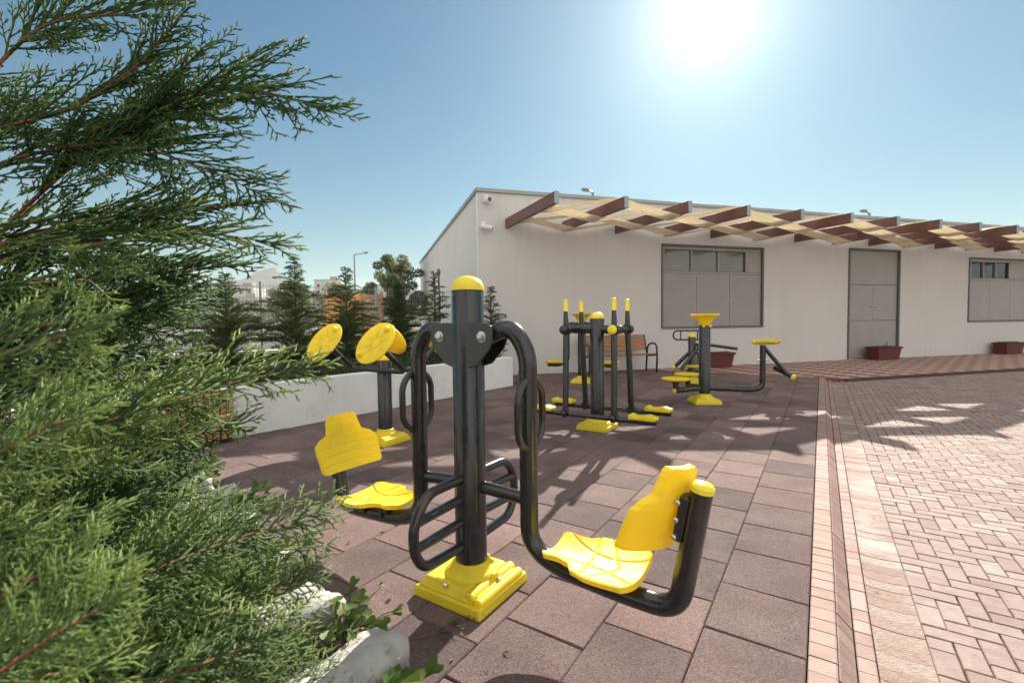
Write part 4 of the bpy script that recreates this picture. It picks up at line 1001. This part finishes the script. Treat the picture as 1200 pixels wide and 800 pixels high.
# orange plank screen beyond the fence
t = tag(empty('plank_screen', (-5.15, 13.0, -.1)), 'orange plank screen glowing in the sun beyond the fence', 'screen')
for i in range(9): 
    b = MB(); b.box((.77, 0, .62+.19*i), (1.62, .028, .145)); b.build('plank', 'orange', t, bevel=.004)
b = MB(); [b.box((x, .04, 1.15), (.07, .05, 2.3)) for x in (0, .52, 1.03, 1.55)]; b.build('frame', 'crate', t, bevel=.004)
# pale yard wall, parked container and far town
t = tag(empty('yard_wall', (-26, 26, -.1), R(6)), 'long pale wall across the far yard beyond the fence', 'wall')
b = MB(); b.box((9, 0, .55), (26, .2, 1.1)); b.build('wall', 'house', t); b = MB(); b.box((9, 0, 1.14), (26.1, .3, .08)); b.build('coping', 'planter', t)
def house(p, s, rot, label):
    t = tag(empty('house', p, rot), label, 'house', 'far houses below the hill')
    b = MB(); b.box((0, 0, s[2]/2), s); b.build('wall', 'house', t)
    b = MB(); b.box((0, 0, s[2]+.2), (s[0]+.6, s[1]+.6, .4)); b.box((s[0]*.2, 0, s[2]+1.2), (s[0]*.3, s[1]*.4, 2.0)); b.build('roof', 'stone', t)
    for fl in range(int(s[2]/3.2)):
        for i in range(int(s[0]/4)):
            b = MB(); b.box((-s[0]/2+2+4*i, -s[1]/2-.02, 1.7+3.2*fl), (1.5, .12, 1.4)); b.build('window', 'glassdark', t)
HS = [(-118, 210, 14, 12, 'far pale house at the left edge of the town, two storeys'), (-104, 224, 18, 16, 'far broad pale house between the first two conifers'), (-92, 240, 12, 22, 'far tall pale block behind the tallest conifer'), (-80, 236, 20, 15, 'far long pale house right of the tall block'), (-66, 250, 15, 20, 'far pale block near the lamp between conifers'), (-54, 238, 17, 14, 'far low pale house left of the leafy tree'), (-134, 236, 16, 19, 'far pale block below the hill, behind the cypress tips')]
for i, (x, y, a, h, lb) in enumerate(HS): house((x, y, -.2), (a, 11, h+1.5), .25*math.sin(i*3.1), lb)
pts = []; rg = np.random.default_rng(8)
for i in range(9000):
    f = rg.uniform(0, 1); x = -170+150*f; y = 185+18*math.sin(f*9)+rg.uniform(-8, 8); h = 5+4.5*math.sin(f*37)*math.sin(f*13+1)+2.5*math.sin(f*90); pts.append((x, y, rg.uniform(-.1, max(1.5, h))))
leaf_mass('treeline', 'broad', None, pts, .75, rg, 'stuff', 1.2, tints=(0, .6))
# hill
b = MB(); N_ = 64; prof = lambda x: 150+185*math.exp(-((x+1420)/210)**2)+70*math.exp(-((x+1900)/420)**2)+30*math.sin(x*.006)+12*math.sin(x*.021)+ (-70 if x > -700 else 0)*min(1, (x+700)/700)
P = []
for j in range(9):
    for i in range(N_+1):
        x = -3000+3600*i/N_; g = j/8; P.append((x*.36, (1900+900*g+40*math.sin(i*.9+j))*.36, -2+.36*max(0, prof(x))*(g**1.2)*(1+.05*math.sin(i*1.7+j*2.2))))
b.add(P, [(j*(N_+1)+i, j*(N_+1)+i+1, (j+1)*(N_+1)+i+1, (j+1)*(N_+1)+i) for j in range(8) for i in range(N_)])
tag(b.build('hill', 'hill'), kind='structure')

# ------------------------------------------------------------------ near bed: soil, stones, ivy, litter
edge = [(-.36, 1.30), (-.56, 1.62), (-.78, 1.92), (-1.20, 2.36), (-1.75, 2.88), (-2.45, 3.48), (-2.98, 4.02), (-3.35, 4.7)]
b = MB(); P = []; rg = np.random.default_rng(4); nn = 26
ep = [np.array(p) for p in curve_pts([(x, y, 0) for x, y in edge], 6)]
for i, e in enumerate(ep):
    for j in range(nn):
        g = j/(nn-1); x = e[0]-g*3.2-.02; y = e[1]-g*1.9; z = -.02 if j == 0 else .06+.10*min(1, g*6)+.025*math.sin(x*13+y*7)+rg.normal(0, .012); P.append((x, y, z))
b.add(P, [(i*nn+j, i*nn+j+1, (i+1)*nn+j+1, (i+1)*nn+j) for i in range(len(ep)-1) for j in range(nn-1)])
tag(b.build('bed_soil', 'soil'), kind='structure')
def rock(p, s, rot, seed, label):
    rnd = random.Random(seed); bm = bmesh.new(); bmesh.ops.create_cube(bm, size=1); bmesh.ops.subdivide_edges(bm, edges=bm.edges[:], cuts=5, use_grid_fill=True)
    f1, f2, f3 = [rnd.uniform(0, 6) for _ in range(3)]
    for v in bm.verts:
        c = v.co; d = c.normalized()*.62; c = c*.62+d*.38
        k_ = 1+.07*math.sin(c.x*7+f1)+.06*math.sin(c.y*8+f2)+.05*math.sin(c.z*9+f3)+.03*math.sin(c.x*21+c.y*17+f1)
        v.co = V((c.x*s[0]*k_, c.y*s[1]*k_, (c.z+.42)*s[2]*k_))
    me = bpy.data.meshes.new('border_stone'); bm.to_mesh(me); bm.free(); me.polygons.foreach_set('use_smooth', [True]*len(me.polygons))
    return tag(link('border_stone', me, 'stone', None, loc=p, rotz=rot), label, 'stone', 'whitewashed stones edging the bed')
rock((-.58, 1.54, 0), (.22, .42, .16), R(-38), 1, 'whitewashed edging stone at the bottom edge, under the ivy leaves')
rock((-.92, 1.90, 0), (.22, .34, .16), R(-42), 2, 'whitewashed edging stone under the lower cypress tips, beside its ivy')
rock((-1.30, 2.30, 0), (.20, .30, .14), R(-45), 3, 'whitewashed edging stone between cypress sprays, left of the left swing seat')
rock((-1.66, 2.66, 0), (.22, .32, .19), R(-45), 4, 'large pale edging stone left of the near swing seat, with leaves on top')
rock((-2.02, 3.04, 0), (.24, .36, .20), R(-48), 5, 'pale edging stone just in front of the wooden slatted box')
rock((-2.45, 3.40, 0), (.24, .36, .17), R(-48), 6, 'pale edging stone nearest the wooden slatted box base')
def ivy(p, seed, n, spread, leaf, label, hgt=.25, tl=(.2, 1)):
    rnd = random.Random(seed); t = tag(empty('ivy_plant', p), label, 'ivy', 'ivy plants along the bed edge'); b = MB(); sb = MB()
    for i in range(n):
        a = rnd.uniform(-1.4, 1.6); r_ = spread*rnd.uniform(.15, 1); c = V((math.cos(a)*r_, math.sin(a)*r_, rnd.uniform(.02, hgt)*(1-.5*r_/spread)))
        s = leaf*rnd.uniform(.55, 1.15); nrm = V((rnd.uniform(-.5, .6), rnd.uniform(-.8, .2), 1)).normalized(); X = nrm.cross(V((math.cos(a), math.sin(a), 0))).normalized(); Y = X.cross(nrm)*-1
        ol = [(0, -.05), (.30, -.28), (.52, -.10), (.46, .22), (.30, .36), (.22, .62), (0, .98), (-.22, .62), (-.30, .36), (-.46, .22), (-.52, -.10), (-.30, -.28)]
        b.cur = rnd.uniform(*tl); P = [c+nrm*.0]+[c+X*(x*s)+Y*(y*s)+nrm*(abs(x)*s*.28-.12*s*y*y) for x, y in ol]
        b.add(P, [(0, 1+q, 1+(q+1) % 12) for q in range(12)])
        sb.tube([(c.x*.35, c.y*.35, .0), (c.x*.7, c.y*.7, c.z*.8), tuple(c)], [.0022, .002, .0014], 5)
    b.build('leaves', 'ivy', t, tint=True); sb.build('stems', 'ivy', t, tint=True)
ivy((-.72, 1.86, .04), 1, 30, .26, .052, 'bright ivy trailing over the stone beside the lower cypress tips', .26, (.4, 1))
ivy((-.42, 1.46, .02), 2, 16, .20, .075, 'big-leaved ivy at the bottom edge below the yellow base', .18, (.35, 1))
ivy((-2.62, 3.62, .06), 3, 60, .34, .075, 'yellow-green ivy at the foot of the wooden slatted box', .24, (.4, 1))
ivy((-1.80, 2.95, .12), 4, 40, .30, .06, 'ivy creeping between the pale stones behind the cypress', .2, (.2, .8))
ivy((-1.20, 2.02, .14), 5, 40, .30, .055, 'ivy hidden among the cypress sprays on the bed soil', .25, (.2, .7))
# dry needle litter and grass blades on the soil
S = Seg(); rg = np.random.default_rng(9)
for i in range(5200):
    e = ep[rg.integers(len(ep))]; g = rg.uniform(0, 1)**1.6; x = e[0]-.08-g*1.9+rg.normal(0, .05); y = e[1]-g*1.0+rg.normal(0, .05); z = .12+.05*min(1, g*6)
    d = unit(np.array([rg.normal(0, 1), rg.normal(0, 1), rg.uniform(.0, .9)])); l_ = rg.uniform(.03, .09); S.add((x, y, z), tuple(np.array([x, y, z])+d*l_), .0016, .0006, rg.uniform(0, 1))
o = S.build('needle_litter', 'drygrass', None); o['kind'] = 'stuff'
S = Seg()
for i in range(420):
    e = ep[rg.integers(0, 22)]; x = e[0]-rg.uniform(-.06, .2); y = e[1]-rg.uniform(-.04, .15); p = np.array([x, y, .03]); d = unit(np.array([rg.normal(.2, .4), rg.normal(.0, .4), 1.2])); l_ = rg.uniform(.05, .16); q = p+d*l_*.6
    S.add(p, q, .0022, .0018, rg.uniform(.4, 1)); S.add(q, q+unit(d+np.array([rg.normal(0, .4), rg.normal(0, .4), -.2]))*l_*.5, .0018, .0004, rg.uniform(.4, 1))
o = S.build('grass_tufts', 'ivy', None); o['kind'] = 'stuff'
# dry leaves and bits blown over the floor, along the kerb and into the gutter
pts = []; rg = np.random.default_rng(31)
for i in range(260):
    m_ = i % 4
    if m_ == 0: p = on_kerb(rg.uniform(.21, .38), rg.uniform(.8, 11), -.068)
    if m_ == 0 and i % 12: continue
    if m_ == 0: pass
    elif m_ == 1: e = ep[rg.integers(4, len(ep))]; p = V((e[0]+abs(rg.normal(0, .25)), e[1]+rg.normal(0, .2), .006))
    elif m_ == 2: p = on_kerb(rg.uniform(-5.2, -.1), rg.uniform(1.5, 12), .006)
    else: q = PA+(PB-PA)*rg.uniform(0, 1)+pn*abs(rg.normal(.03, .06)); p = V((q.x, q.y, .006))
    pts.append((p.x, p.y, p.z))
leaf_mass('dry_leaves', 'drygrass', None, pts, .016, rg, 'stuff', .35)
# a broken sprig lying by the yellow base
S = Seg(); W = Seg(); rg = np.random.default_rng(3)
bough(S, W, [(0, 0, .008), (.08, .02, .012), (.17, .07, .014), (.25, .13, .012)], unit(np.array([0, -.1, 1])), rg, .35, .05, 12, .0016, .25, .011, .02, .004, .2, False)
W.build('stem', 'bark', None); 
t = tag(empty('fallen_sprig', (-.42, 1.88, 0)), 'dry broken cypress sprig lying on the rubber floor beside the near yellow base', 'sprig')
bpy.data.objects['stem'].parent = t; S.build('leaves', 'cover', t)

# ------------------------------------------------------------------ air: far things fade in the haze
hm = bpy.data.materials.new('pale air'); hm.use_nodes = True; hn = hm.node_tree; hn.nodes.clear()
ho = hn.nodes.new('ShaderNodeOutputMaterial'); pv = hn.nodes.new('ShaderNodeVolumePrincipled'); pv.inputs['Color'].default_value = (.95, .97, 1, 1)
pv.inputs['Density'].default_value = .0002; pv.inputs['Anisotropy'].default_value = .2; hn.links.new(pv.outputs[0], ho.inputs['Volume'])
b = MB(); b.box((0, 700, 67), (8200, 1800, 140)); o = b.build('haze', hm, smooth=False); o['kind'] = 'stuff'
